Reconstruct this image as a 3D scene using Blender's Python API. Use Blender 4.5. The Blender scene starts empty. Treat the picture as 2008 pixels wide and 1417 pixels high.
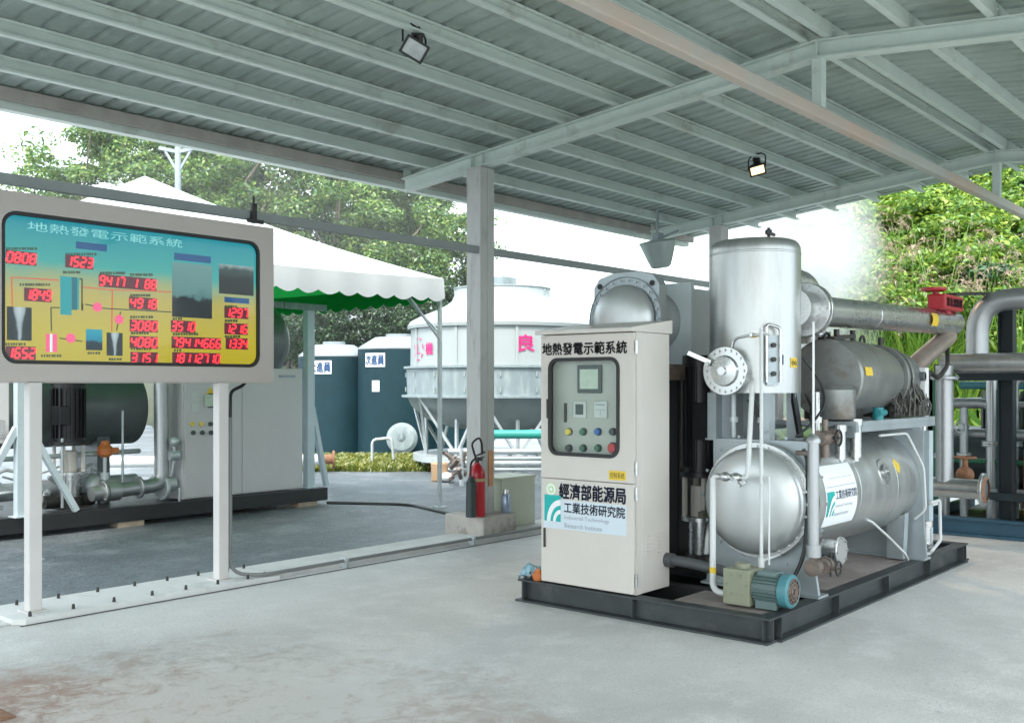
import bpy, bmesh, math, random
import numpy as np
from mathutils import Vector, Matrix, noise as mnoise
random.seed(7); RNG = np.random.default_rng(11)
S = bpy.context.scene
COL = S.collection
R = math.radians

# ---------------------------------------------------------------- camera
W0, H0, FPX, HORIZ = 2008.0, 1417.0, 1994.0, 755.0
YAW = R(40.4); EYE = 1.6
FWD = Vector((math.cos(YAW), math.sin(YAW), 0)); RGT = Vector((math.sin(YAW), -math.cos(YAW), 0)); UP = Vector((0, 0, 1))
cam_d = bpy.data.cameras.new('camera'); cam = bpy.data.objects.new('camera', cam_d); COL.objects.link(cam)
cam_d.sensor_width = 36; cam_d.lens = 36 * FPX / W0
cam_d.shift_y = (HORIZ - H0 / 2) / W0
cam_d.clip_start = .05; cam_d.clip_end = 600
cam.location = (0, 0, EYE)
cam.rotation_euler = (R(90), 0, YAW - R(90))
S.camera = cam

# ---------------------------------------------------------------- sky, sun, exposure
SUN_EL, SUN_AZ = R(52), R(-150)          # azimuth of the sun seen from the ground, from +x
world = bpy.data.worlds.new('World'); S.world = world; world.use_nodes = True
nt = world.node_tree; bg = nt.nodes['Background']
sky = nt.nodes.new('ShaderNodeTexSky'); sky.sky_type = 'NISHITA'; sky.sun_disc = False
sky.sun_elevation = SUN_EL; sky.sun_rotation = R(90) - SUN_AZ
sky.air_density = 1.6; sky.dust_density = 6; sky.ozone_density = 1
hsv = nt.nodes.new('ShaderNodeHueSaturation'); hsv.inputs['Saturation'].default_value = .5
mixw = nt.nodes.new('ShaderNodeMixRGB'); mixw.inputs[0].default_value = .55     # an even, milky overcast
mixw.inputs[2].default_value = (8.9, 10.3, 11.2, 1)
nt.links.new(sky.outputs[0], hsv.inputs['Color']); nt.links.new(hsv.outputs[0], mixw.inputs[1])
nt.links.new(mixw.outputs[0], bg.inputs[0]); bg.inputs[1].default_value = .13
sun_d = bpy.data.lights.new('sun', 'SUN'); sun_d.energy = 1.0; sun_d.angle = R(14); sun_d.color = (1, .96, .9)
sun = bpy.data.objects.new('sun', sun_d); COL.objects.link(sun)
sd = Vector((math.cos(SUN_EL) * math.cos(SUN_AZ), math.cos(SUN_EL) * math.sin(SUN_AZ), math.sin(SUN_EL)))
sun.rotation_euler = sd.to_track_quat('Z', 'Y').to_euler()
S.view_settings.view_transform = 'Standard'; S.view_settings.look = 'None'
S.view_settings.exposure = 1.72; S.view_settings.gamma = 1
S.render.engine = 'CYCLES'
S.cycles.max_bounces = 8; S.cycles.diffuse_bounces = 5; S.cycles.transparent_max_bounces = 12
S.cycles.volume_bounces = 1; S.cycles.sample_clamp_indirect = 6
S.cycles.use_denoising = True

# ---------------------------------------------------------------- pixel -> place
def ray(px, py): return FWD + RGT * ((px - W0 / 2) / FPX) + UP * ((HORIZ - py) / FPX)
E0 = Vector((0, 0, EYE))
def onx(px, py, x): d = ray(px, py); return E0 + d * (x / d.x)
def ony(px, py, y): d = ray(px, py); return E0 + d * (y / d.y)
def onz(px, py, z=0.): d = ray(px, py); return E0 + d * ((z - EYE) / d.z)
def ond(px, py, dist): return E0 + ray(px, py) * dist

# ---------------------------------------------------------------- materials
MATS = {}
def mat(name, col, rough=.5, metal=0., var=.12, vscale=3., bump=0., bscale=40., col2=None, c2=(.5, .62), c2scale=2., spec=.5, stretch=None):
    if name in MATS: return MATS[name]
    m = bpy.data.materials.new(name); m.use_nodes = True; t = m.node_tree; b = t.nodes['Principled BSDF']
    b.inputs['Roughness'].default_value = rough; b.inputs['Metallic'].default_value = metal
    b.inputs['Specular IOR Level'].default_value = spec
    tc = t.nodes.new('ShaderNodeTexCoord'); src = tc.outputs['Object']
    if stretch:
        mp = t.nodes.new('ShaderNodeMapping'); mp.inputs['Scale'].default_value = stretch
        t.links.new(src, mp.inputs[0]); src = mp.outputs[0]
    n = t.nodes.new('ShaderNodeTexNoise'); n.inputs['Scale'].default_value = vscale; n.inputs['Detail'].default_value = 6
    n.inputs['Roughness'].default_value = .65
    t.links.new(src, n.inputs['Vector'])
    r = t.nodes.new('ShaderNodeValToRGB'); r.color_ramp.elements[0].position = .3; r.color_ramp.elements[1].position = .7
    r.color_ramp.elements[0].color = tuple(c * (1 - var) for c in col) + (1,)
    r.color_ramp.elements[1].color = tuple(min(1, c * (1 + var)) for c in col) + (1,)
    t.links.new(n.outputs['Fac'], r.inputs[0]); out = r.outputs[0]
    if col2:
        n2 = t.nodes.new('ShaderNodeTexNoise'); n2.inputs['Scale'].default_value = c2scale; n2.inputs['Detail'].default_value = 8
        n2.inputs['Roughness'].default_value = .7
        t.links.new(src, n2.inputs['Vector'])
        mr = t.nodes.new('ShaderNodeMapRange'); mr.inputs[1].default_value = c2[0]; mr.inputs[2].default_value = c2[1]
        t.links.new(n2.outputs['Fac'], mr.inputs[0])
        mx = t.nodes.new('ShaderNodeMixRGB'); mx.inputs[2].default_value = tuple(col2) + (1,)
        t.links.new(mr.outputs[0], mx.inputs[0]); t.links.new(out, mx.inputs[1]); out = mx.outputs[0]
    t.links.new(out, b.inputs['Base Color'])
    # roughness varies too
    rr = t.nodes.new('ShaderNodeMapRange'); rr.inputs[3].default_value = max(.02, rough - .1); rr.inputs[4].default_value = min(1, rough + .1)
    t.links.new(n.outputs['Fac'], rr.inputs[0]); t.links.new(rr.outputs[0], b.inputs['Roughness'])
    if bump:
        n3 = t.nodes.new('ShaderNodeTexNoise'); n3.inputs['Scale'].default_value = bscale; n3.inputs['Detail'].default_value = 4
        t.links.new(src, n3.inputs['Vector'])
        bp = t.nodes.new('ShaderNodeBump'); bp.inputs['Strength'].default_value = bump; bp.inputs['Distance'].default_value = .01
        t.links.new(n3.outputs['Fac'], bp.inputs['Height']); t.links.new(bp.outputs[0], b.inputs['Normal'])
    MATS[name] = m; return m

def emit_mat(name, col, strength, base=(.02, .02, .02)):
    m = mat(name, base, .3); b = m.node_tree.nodes['Principled BSDF']
    b.inputs['Emission Color'].default_value = tuple(col) + (1,); b.inputs['Emission Strength'].default_value = strength
    return m

def glass_mat(name, tint=(.93, .97, .96), refl=.6):
    m = bpy.data.materials.new(name); m.use_nodes = True; t = m.node_tree; t.nodes.clear()
    o = t.nodes.new('ShaderNodeOutputMaterial'); mx = t.nodes.new('ShaderNodeMixShader')
    tr = t.nodes.new('ShaderNodeBsdfTransparent'); tr.inputs[0].default_value = tint + (1,)
    gl = t.nodes.new('ShaderNodeBsdfGlossy'); gl.inputs['Roughness'].default_value = .03
    fr = t.nodes.new('ShaderNodeFresnel'); fr.inputs[0].default_value = 1.28
    t.links.new(fr.outputs[0], mx.inputs[0]); t.links.new(tr.outputs[0], mx.inputs[1]); t.links.new(gl.outputs[0], mx.inputs[2])
    t.links.new(mx.outputs[0], o.inputs[0]); MATS[name] = m; return m

def leaf_mat(name, cols, trans=.35):
    m = bpy.data.materials.new(name); m.use_nodes = True; t = m.node_tree; t.nodes.clear()
    o = t.nodes.new('ShaderNodeOutputMaterial'); g = t.nodes.new('ShaderNodeNewGeometry')
    r = t.nodes.new('ShaderNodeValToRGB'); r.color_ramp.interpolation = 'LINEAR'
    el = r.color_ramp.elements
    while len(el) < len(cols): el.new(.5)
    for i, c in enumerate(cols): el[i].position = i / (len(cols) - 1); el[i].color = tuple(c) + (1,)
    t.links.new(g.outputs['Random Per Island'], r.inputs[0])
    d = t.nodes.new('ShaderNodeBsdfDiffuse'); tl = t.nodes.new('ShaderNodeBsdfTranslucent'); gl = t.nodes.new('ShaderNodeBsdfGlossy')
    gl.inputs['Roughness'].default_value = .4
    mx = t.nodes.new('ShaderNodeMixShader'); mx.inputs[0].default_value = trans
    m2 = t.nodes.new('ShaderNodeMixShader'); m2.inputs[0].default_value = .06
    t.links.new(r.outputs[0], d.inputs[0]); t.links.new(r.outputs[0], tl.inputs[0])
    t.links.new(d.outputs[0], mx.inputs[1]); t.links.new(tl.outputs[0], mx.inputs[2])
    t.links.new(mx.outputs[0], m2.inputs[1]); t.links.new(gl.outputs[0], m2.inputs[2]); t.links.new(m2.outputs[0], o.inputs[0])
    MATS[name] = m; return m

# ---------------------------------------------------------------- mesh builder
def frame_of(axis):
    a = Vector(axis).normalized(); h = Vector((0, 0, 1)) if abs(a.z) < .9 else Vector((1, 0, 0))
    u = h.cross(a).normalized(); return u, a.cross(u).normalized(), a

class MB:
    def __init__(s): s.v = []; s.f = []; s.m = []; s.s = []
    def add(s, vs, fs, mi=0, smooth=False):
        o = len(s.v); s.v += [tuple(v) for v in vs]
        for f in fs: s.f.append(tuple(i + o for i in f)); s.m.append(mi); s.s.append(smooth)
        return s
    def box(s, a, b, mi=0, bev=0.):                       # by two corners
        a, b = Vector(a), Vector(b); lo = Vector(map(min, a, b)); hi = Vector(map(max, a, b))
        if bev <= 0 or min(hi - lo) < 2.2 * bev:
            vs = [(x, y, z) for x in (lo.x, hi.x) for y in (lo.y, hi.y) for z in (lo.z, hi.z)]
            return s.add(vs, [(0, 1, 3, 2), (4, 6, 7, 5), (0, 4, 5, 1), (2, 3, 7, 6), (0, 2, 6, 4), (1, 5, 7, 3)], mi)
        bm = bmesh.new(); bmesh.ops.create_cube(bm, size=1)
        for v in bm.verts: v.co = Vector([(lo[i] + hi[i]) / 2 + v.co[i] * (hi[i] - lo[i]) for i in range(3)])
        bmesh.ops.bevel(bm, geom=list(bm.edges), offset=bev, segments=2, profile=.6, affect='EDGES')
        bm.verts.index_update(); s.add([v.co[:] for v in bm.verts], [[v.index for v in f.verts] for f in bm.faces], mi); bm.free(); return s
    def bar(s, p, q, w, h=None, mi=0, up=(0, 0, 1)):      # rectangular bar from p to q
        p, q = Vector(p), Vector(q); h = h or w; a = (q - p).normalized(); up = Vector(up)
        if abs(a.dot(up)) > .98: up = Vector((1, 0, 0))
        u = a.cross(up).normalized(); n = u.cross(a).normalized()
        vs = [c + u * (i * w / 2) + n * (j * h / 2) for c in (p, q) for i, j in ((-1, -1), (1, -1), (1, 1), (-1, 1))]
        return s.add(vs, [(3, 2, 1, 0), (4, 5, 6, 7), (0, 1, 5, 4), (1, 2, 6, 5), (2, 3, 7, 6), (3, 0, 4, 7)], mi)
    def extrude(s, poly, vec, mi=0, smooth=False):        # closed planar polygon along vec
        n = len(poly); vec = Vector(vec); p = [Vector(x) for x in poly]
        s.add(p + [x + vec for x in p], [tuple(range(n))[::-1], tuple(range(n, 2 * n))], mi)
        return s.add(p + [x + vec for x in p], [(i, (i + 1) % n, n + (i + 1) % n, n + i) for i in range(n)], mi, smooth)
    def lathe(s, prof, org, axis, n=28, mi=0, flat=False): # prof: (radius, distance along axis)
        u, w, a = frame_of(axis); org = Vector(org); segs = []
        # split the profile at sharp corners so shading stays crisp
        runs = [[prof[0]]]
        for i in range(1, len(prof)):
            runs[-1].append(prof[i])
            if 0 < i < len(prof) - 1:
                d1 = Vector((prof[i][0] - prof[i-1][0], prof[i][1] - prof[i-1][1])); d2 = Vector((prof[i+1][0] - prof[i][0], prof[i+1][1] - prof[i][1]))
                if d1.length > 1e-9 and d2.length > 1e-9 and d1.angle(d2) > R(32): runs.append([prof[i]])
        for run in runs:
            vs, fs = [], []
            for r, t in run:
                for k in range(n):
                    an = 2 * math.pi * k / n; vs.append(org + a * t + (u * math.cos(an) + w * math.sin(an)) * max(r, 1e-4))
            for i in range(len(run) - 1):
                for k in range(n):
                    k2 = (k + 1) % n; fs.append((i * n + k, i * n + k2, (i + 1) * n + k2, (i + 1) * n + k))
            s.add(vs, fs, mi, not flat)
        return s
    def cyl(s, p, q, r, r2=None, n=20, mi=0, cap=True):
        p, q = Vector(p), Vector(q); L = (q - p).length; r2 = r if r2 is None else r2
        pr = ([(0, 0)] if cap else []) + [(r, 0), (r2, L)] + ([(0, L)] if cap else [])
        return s.lathe(pr, p, q - p, n, mi)
    def tube(s, pts, r, n=12, bend=None, mi=0, cap=True):
        pts = [Vector(p) for p in pts]
        if bend:
            out = [pts[0]]
            for i in range(1, len(pts) - 1):
                a, b, c = pts[i-1], pts[i], pts[i+1]; d1 = (a - b); d2 = (c - b)
                k = min(bend, d1.length * .49, d2.length * .49); p0 = b + d1.normalized() * k; p1 = b + d2.normalized() * k
                for j in range(7): t = j / 6; out.append(p0 * (1 - t) ** 2 + b * (2 * t * (1 - t)) + p1 * t * t)
            pts = out + [pts[-1]]
        rs = r if isinstance(r, (list, tuple)) else [r] * len(pts)
        t0 = (pts[1] - pts[0]).normalized(); u, w, _ = frame_of(t0); vs, fs = [], []
        for i, p in enumerate(pts):
            t = (pts[min(i + 1, len(pts) - 1)] - pts[max(i - 1, 0)]).normalized()
            u = (u - t * u.dot(t)).normalized(); w = t.cross(u)
            vs += [p + (u * math.cos(2 * math.pi * k / n) + w * math.sin(2 * math.pi * k / n)) * rs[i] for k in range(n)]
        for i in range(len(pts) - 1):
            for k in range(n): k2 = (k + 1) % n; fs.append((i * n + k, i * n + k2, (i + 1) * n + k2, (i + 1) * n + k))
        s.add(vs, fs, mi, True)
        if cap:
            m = len(pts) - 1; s.add(vs[:n], [tuple(range(n))[::-1]], mi); s.add(vs[m * n:], [tuple(range(n))], mi)
        return s
    def ball(s, c, r, mi=0, sc=(1, 1, 1), n=16):
        vs, fs = [], []; m = n // 2
        for i in range(m + 1):
            ph = math.pi * i / m
            for k in range(n): th = 2 * math.pi * k / n; vs.append((c[0] + r * sc[0] * math.sin(ph) * math.cos(th), c[1] + r * sc[1] * math.sin(ph) * math.sin(th), c[2] + r * sc[2] * math.cos(ph)))
        for i in range(m):
            for k in range(n): k2 = (k + 1) % n; fs.append((i * n + k, (i + 1) * n + k, (i + 1) * n + k2, i * n + k2))
        return s.add(vs, fs, mi, True)
    def bolts(s, c, axis, rad, n, r=.012, h=.014, mi=0, ph=0):
        u, w, a = frame_of(axis); c = Vector(c)
        for k in range(n):
            an = 2 * math.pi * (k + ph) / n; p = c + (u * math.cos(an) + w * math.sin(an)) * rad
            s.lathe([(r, 0), (r, h), (0, h)], p, a, 6, mi, True)
        return s
    def flange(s, c, axis, r, t, bore=0, nb=12, mi=0, mb=None):   # disc with bolt heads on both faces
        a = Vector(axis).normalized(); c = Vector(c)
        s.lathe([(bore, 0), (r - .004, 0), (r, .004), (r, t - .004), (r - .004, t), (bore, t)], c, a, 36, mi)
        bb = mi if mb is None else mb; br = r - min(.03, (r - bore) * .45) if bore else r * .85
        k = min(.011, r * .09)
        s.bolts(c + a * t, a, br, nb, k, k, bb); s.bolts(c, -a, br, nb, k, k, bb); return s
    def build(s, name, mats, parent=None, org=None):
        mats = mats if isinstance(mats, (list, tuple)) else [mats]
        V = np.array(s.v, dtype=np.float64).reshape(-1, 3)
        if parent is not None: o0 = Vector(ORG[parent.name])
        elif org is not None: o0 = Vector(org)
        else: lo, hi = V.min(0), V.max(0); o0 = Vector(((lo[0] + hi[0]) / 2, (lo[1] + hi[1]) / 2, lo[2]))
        me = bpy.data.meshes.new(name); me.from_pydata((V - np.array(o0)).tolist(), [], s.f)
        for m in mats: me.materials.append(MATS[m] if isinstance(m, str) else m)
        me.polygons.foreach_set('material_index', s.m); me.polygons.foreach_set('use_smooth', s.s); me.update()
        ob = bpy.data.objects.new(name, me); COL.objects.link(ob)
        if parent is not None: ob.parent = parent
        else: ob.location = o0
        ORG[ob.name] = tuple(o0); return ob
ORG = {}
def thing(name, label, cat, loc, group=None):
    o = bpy.data.objects.new(name, None); COL.objects.link(o); o.location = loc; o.empty_display_size = .1
    ORG[o.name] = tuple(loc); o['label'] = label; o['category'] = cat
    if group: o['group'] = group
    return o
def tag(o, label, cat, group=None):
    o['label'] = label; o['category'] = cat
    if group: o['group'] = group
    return o
def struct(o, kind='structure'): o['kind'] = kind; return o
def copy_tree(o, parent=None):
    c = o.copy(); COL.objects.link(c)
    if parent is not None: c.parent = parent; c.matrix_parent_inverse = o.matrix_parent_inverse.copy()
    for ch in list(o.children): copy_tree(ch, c)
    return c

def rrect(u0, u1, v0, v1, r, k=6):
    out = []
    for cx, cy, a0 in ((u1 - r, v1 - r, 0), (u0 + r, v1 - r, 90), (u0 + r, v0 + r, 180), (u1 - r, v0 + r, 270)):
        for i in range(k + 1): a = R(a0 + 90 * i / k); out.append((cx + r * math.cos(a), cy + r * math.sin(a)))
    return out
def ring_plate(mb, outer, inner, to3, depth, mi=0):       # plate with a hole; to3(u,v,d) -> point
    n = len(outer)
    f = [to3(u, v, 0) for u, v in outer] + [to3(u, v, 0) for u, v in inner]; b = [to3(u, v, depth) for u, v in outer] + [to3(u, v, depth) for u, v in inner]
    vs = f + b; fs = []
    for i in range(n):
        j = (i + 1) % n
        fs += [(i, j, n + j, n + i), (2 * n + i, 3 * n + i, 3 * n + j, 2 * n + j), (i, 2 * n + i, 2 * n + j, j), (n + i, n + j, 3 * n + j, 3 * n + i)]
    return mb.add(vs, fs, mi)

_tc = {}
def glyphs(body, bold=0.):
    key = (body, bold)
    if key not in _tc:
        cu = bpy.data.curves.new('lettering', 'FONT'); cu.body = body; cu.size = 1; cu.resolution_u = 2; cu.offset = bold
        o = bpy.data.objects.new('lettering', cu); COL.objects.link(o)
        dg = bpy.context.evaluated_depsgraph_get(); me = bpy.data.meshes.new_from_object(o.evaluated_get(dg))
        vs = [(v.co.x, v.co.y) for v in me.vertices]; fs = [tuple(p.vertices) for p in me.polygons]
        bpy.data.objects.remove(o); bpy.data.curves.remove(cu); bpy.data.meshes.remove(me); _tc[key] = (vs, fs)
    return _tc[key]
def text(mb, body, fit, to3, mi=0, bold=0.):
    if bold:                                                  # heavier strokes: the same lettering set a hair to each side
        b = bold * .9 * (fit[3] - fit[2])
        for du, dv in ((b, 0), (-b, 0), (0, b), (0, -b)): text(mb, body, (fit[0] + du, fit[1] + du, fit[2] + dv, fit[3] + dv), to3, mi)
    """lettering fitted into the rectangle fit=(u0,u1,v0,v1); to3(u,v) -> point"""
    vs, fs = glyphs(body); xs = [v[0] for v in vs]; ys = [v[1] for v in vs]
    x0, x1, y0, y1 = min(xs), max(xs), min(ys), max(ys); u0, u1, v0, v1 = fit
    mb.add([to3(u0 + (x - x0) / (x1 - x0) * (u1 - u0), v0 + (y - y0) / (y1 - y0) * (v1 - v0)) for x, y in vs], fs, mi); return mb
def quad(mb, fit, to3, mi=0, n=1, nv=1):
    u0, u1, v0, v1 = fit
    if nv > 1:
        for i in range(nv): quad(mb, (u0, u1, v0 + (v1 - v0) * i / nv, v0 + (v1 - v0) * (i + 1) / nv), to3, mi, n)
        return mb
    for i in range(n):
        a = u0 + (u1 - u0) * i / n; b = u0 + (u1 - u0) * (i + 1) / n
        mb.add([to3(a, v0), to3(b, v0), to3(b, v1), to3(a, v1)], [(0, 1, 2, 3)], mi)
    return mb

# ---------------------------------------------------------------- palette
mat('roof_steel', (.58, .66, .61), .45, .0, .08, 2.5, col2=(.33, .32, .28), c2=(.56, .75), c2scale=1.6)
mat('roof_sheet', (.36, .43, .395), .42, .12, .14, 1.2, col2=(.23, .265, .24), c2=(.5, .7), c2scale=.8)
mat('beam_brown', (.36, .335, .305), .6, 0, .15, 3)
mat('beam_warm_glow', (.50, .50, .455), .45, 0, .08, 1.2, col2=(.58, .45, .37), c2=(.44, .62), c2scale=.45)  # tie beam steel; warm lamp light painted in as pinkish patches
mat('column_paint', (.50, .50, .48), .55, 0, .1, 3, col2=(.30, .29, .26), c2=(.52, .7), c2scale=3, stretch=(3, 3, .6))
mat('conc_block', (.46, .43, .39), .85, 0, .18, 6, .5, 60, col2=(.26, .24, .21), c2=(.5, .62), c2scale=3)
mat('beige_paint', (.60, .565, .515), .38, 0, .035, 2.5, col2=(.53, .495, .445), c2=(.57, .72), c2scale=1.4)
mat('board_paint', (.46, .415, .38), .4, 0, .04, 2)
mat('post_white', (.61, .58, .555), .45, 0, .04, 2.5)
mat('black_rubber', (.014, .014, .015), .5, 0, .2)
mat('skid_black', (.035, .041, .043), .5, 0, .3, 6, .15, 50, col2=(.11, .105, .10), c2=(.55, .75), c2scale=4)
mat('skid_dark', (.016, .017, .018), .5, 0, .3, 6)
mat('deck_red', (.24, .205, .19), .7, 0, .25, 4, col2=(.33, .30, .28), c2=(.48, .66), c2scale=3)
mat('steel', (.58, .59, .585), .28, .92, .07, 5)
mat('steel_soft', (.50, .515, .51), .36, .88, .10, 3.5, .07, 5, col2=(.41, .40, .375), c2=(.50, .74), c2scale=2.6, stretch=(2.2, 2.2, .35))
mat('dome_steel', (.58, .60, .60), .38, .75, .06, 2, .06, 4, col2=(.52, .54, .53), c2=(.5, .75), c2scale=1.5)
mat('steel_plate', (.42, .47, .49), .45, .6, .1, 4)
mat('alu_pipe', (.40, .415, .42), .42, .8, .08, 6)
mat('galv', (.50, .54, .55), .5, .5, .12, 8)
mat('white_pipe', (.62, .635, .63), .4, 0, .05, 6)
mat('gen_grey', (.25, .26, .25), .33, .5, .22, 3, .06, 20, col2=(.17, .125, .095), c2=(.54, .7), c2scale=2.2)
mat('iron_dark', (.05, .048, .045), .5, .5, .3, 10)
mat('motor_black', (.012, .012, .013), .4, 0, .25, 8)
mat('olive', (.24, .25, .175), .5, 0, .08, 5, col2=(.17, .16, .11), c2=(.56, .72), c2scale=5)
mat('motor_green', (.115, .17, .165), .45, 0, .12, 8)
mat('teal_ring', (.07, .22, .25), .45, 0, .1, 6)
mat('rust', (.24, .12, .065), .75, .1, .4, 14, .3, 60)
mat('rust_brown', (.22, .175, .15), .5, .5, .35, 10)
mat('brass', (.42, .30, .13), .35, .8, .15, 10)
mat('white_paint', (.78, .78, .77), .4, 0, .04)
mat('light_steel', (.47, .55, .58), .5, .15, .08, 4)
mat('frp', (.31, .345, .345), .45, 0, .05, 1.5, col2=(.30, .33, .32), c2=(.52, .72), c2scale=1, stretch=(1, 1, .3))
mat('frp_grey', (.22, .27, .28), .5, 0, .14, 3, col2=(.32, .36, .36), c2=(.5, .7), c2scale=3, stretch=(2, 2, .5))
mat('tank_teal', (.006, .029, .038), .65, 0, .18, 3, spec=.25)
mat('tank_top', (.23, .26, .27), .6, 0, .08, 2)
mat('valance_white', (.66, .69, .69), .7, 0, .03)
mat('red_paint', (.42, .012, .022), .3, 0, .1)
mat('red_valve', (.42, .02, .03), .4, 0, .15, 10)
mat('orange', (.50, .15, .04), .5, 0, .15)
mat('yellow', (.75, .52, .04), .5, 0, .06)
mat('green_pipe', (.03, .30, .25), .45, 0, .1)
mat('green_frame', (.03, .16, .085), .45, 0, .1)
mat('blue_beam', (.03, .085, .13), .5, 0, .15, 4)
mat('steel_blue', (.010, .018, .024), .5, 0, .2, 4)
mat('ink', (.012, .013, .02), .6)
mat('ink_blue', (.02, .035, .09), .6)
mat('ink_grey', (.30, .33, .38), .6)
mat('sign_white', (.80, .82, .83), .5, 0, .01)
mat('sign_pale', (.60, .68, .74), .45, 0, .01)
mat('sign_blue', (.01, .05, .14), .5)
mat('logo_teal', (.0, .40, .38), .5, 0, .1)
mat('logo_green', (.10, .42, .20), .5)
mat('logo_lime', (.50, .66, .35), .5)
mat('pink_ink', (.62, .02, .17), .5)
mat('cabinet_grey', (.52, .515, .51), .45, 0, .04, 2)
mat('panel_inside', (.44, .46, .41), .5, 0, .04)
mat('dark_tank', (.135, .155, .155), .42, .3, .12, 3)
mat('lcd', (.46, .54, .44), .3, 0, .1, 30)
mat('meter_face', (.55, .58, .55), .4)
mat('meter_dark', (.03, .06, .04), .3)
mat('btn_green', (.03, .14, .08), .35); mat('btn_blue', (.02, .12, .35), .35); mat('btn_red', (.55, .04, .04), .4); mat('btn_yellow', (.70, .55, .08), .35); mat('btn_dark', (.04, .06, .05), .4)
mat('wood', (.33, .27, .2), .8, 0, .2, 8)
mat('box_beige', (.43, .45, .35), .5, 0, .06, 3); mat('box_side', (.40, .42, .33), .5, 0, .06, 3)
mat('can_blue', (.33, .40, .52), .3, .5, .2, 8)
mat('cloth_blue', (.30, .48, .56), .9, 0, .35, 16)
mat('bark', (.17, .14, .11), .9, 0, .3, 6, .6, 20)
mat('dirty_wall', (.35, .37, .36), .8, 0, .12, 1)
glass_mat('glass')

# fabric that lets light through
m = bpy.data.materials.new('tent_under'); m.use_nodes = True; t = m.node_tree; t.nodes.clear()
o = t.nodes.new('ShaderNodeOutputMaterial'); a = t.nodes.new('ShaderNodeBsdfDiffuse'); b = t.nodes.new('ShaderNodeBsdfTranslucent'); x = t.nodes.new('ShaderNodeMixShader')
a.inputs[0].default_value = (.02, .30, .07, 1); b.inputs[0].default_value = (.03, .50, .10, 1); x.inputs[0].default_value = .4
t.links.new(a.outputs[0], x.inputs[1]); t.links.new(b.outputs[0], x.inputs[2]); t.links.new(x.outputs[0], o.inputs[0]); MATS['tent_under'] = m
m = bpy.data.materials.new('tent_white'); m.use_nodes = True; t = m.node_tree; t.nodes.clear()
o = t.nodes.new('ShaderNodeOutputMaterial'); a = t.nodes.new('ShaderNodeBsdfDiffuse'); b = t.nodes.new('ShaderNodeBsdfTranslucent'); x = t.nodes.new('ShaderNodeMixShader')
a.inputs[0].default_value = (.72, .745, .745, 1); b.inputs[0].default_value = (.75, .78, .76, 1); x.inputs[0].default_value = .3
t.links.new(a.outputs[0], x.inputs[1]); t.links.new(b.outputs[0], x.inputs[2]); t.links.new(x.outputs[0], o.inputs[0]); MATS['tent_white'] = m

# ground materials
def ground_mat(name, base, dark, light, scale, rough, bump, stain=None, wet=0.):
    m = bpy.data.materials.new(name); m.use_nodes = True; t = m.node_tree; b = t.nodes['Principled BSDF']; L = t.links
    g = t.nodes.new('ShaderNodeNewGeometry'); pos = g.outputs['Position']
    def noise(sc, det=6, ro=.6, dis=0.):
        n = t.nodes.new('ShaderNodeTexNoise'); n.inputs['Scale'].default_value = sc; n.inputs['Detail'].default_value = det
        n.inputs['Roughness'].default_value = ro; n.inputs['Distortion'].default_value = dis; L.new(pos, n.inputs['Vector']); return n.outputs['Fac']
    def ramp(f, lo, hi):
        r = t.nodes.new('ShaderNodeMapRange'); r.inputs[1].default_value = lo; r.inputs[2].default_value = hi; r.interpolation_type = 'SMOOTHSTEP'; L.new(f, r.inputs[0]); return r.outputs[0]
    def mix(f, c1, c2, k=1.):
        x = t.nodes.new('ShaderNodeMixRGB')
        if k != 1.:
            mm = t.nodes.new('ShaderNodeMath'); mm.operation = 'MULTIPLY'; mm.inputs[1].default_value = k; L.new(f, mm.inputs[0]); f = mm.outputs[0]
        L.new(f, x.inputs[0])
        for s_, c in ((1, c1), (2, c2)):
            if isinstance(c, tuple): x.inputs[s_].default_value = c + (1,)
            else: L.new(c, x.inputs[s_])
        return x.outputs[0]
    c = mix(ramp(noise(scale * .35, 8, .65, .4), .35, .68), base, dark, .75)
    c = mix(ramp(noise(scale * 1.7, 8, .7), .45, .72), c, light, .7)
    c = mix(ramp(noise(scale * 30, 3, .7), .46, .68), c, dark, .5)
    c = mix(ramp(noise(scale * 70, 2, .6), .52, .68), c, light, .6)
    c = mix(ramp(noise(scale * 6, 2, .5, 2.), .70, .76), c, dark, .8)
    c = mix(ramp(noise(scale * 9, 5, .75, 1.), .62, .74), c, dark, .5)
    if stain:
        for (sx, sy, sr, colr, k, nsc) in stain:
            d = t.nodes.new('ShaderNodeVectorMath'); d.operation = 'DISTANCE'; d.inputs[1].default_value = (sx, sy, 0); L.new(pos, d.inputs[0])
            r = t.nodes.new('ShaderNodeMapRange'); r.inputs[1].default_value = sr; r.inputs[2].default_value = sr * .25; L.new(d.outputs['Value'], r.inputs[0])
            ad = t.nodes.new('ShaderNodeMath'); ad.operation = 'MULTIPLY_ADD'; ad.inputs[1].default_value = .5; L.new(r.outputs[0], ad.inputs[0]); L.new(noise(nsc, 10, .75, .6), ad.inputs[2])
            c = mix(ramp(ad.outputs[0], .72, 1.02), c, colr, k)
    L.new(c, b.inputs['Base Color'])
    rr = t.nodes.new('ShaderNodeMapRange'); rr.inputs[1].default_value = .3; rr.inputs[2].default_value = .7; rr.inputs[3].default_value = rough - wet; rr.inputs[4].default_value = rough + .08
    L.new(noise(scale * .5, 5, .6), rr.inputs[0]); L.new(rr.outputs[0], b.inputs['Roughness'])
    bp = t.nodes.new('ShaderNodeBump'); bp.inputs['Strength'].default_value = bump; bp.inputs['Distance'].default_value = .02
    L.new(noise(scale * 22, 5, .7), bp.inputs['Height']); L.new(bp.outputs[0], b.inputs['Normal'])
    MATS[name] = m
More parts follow.
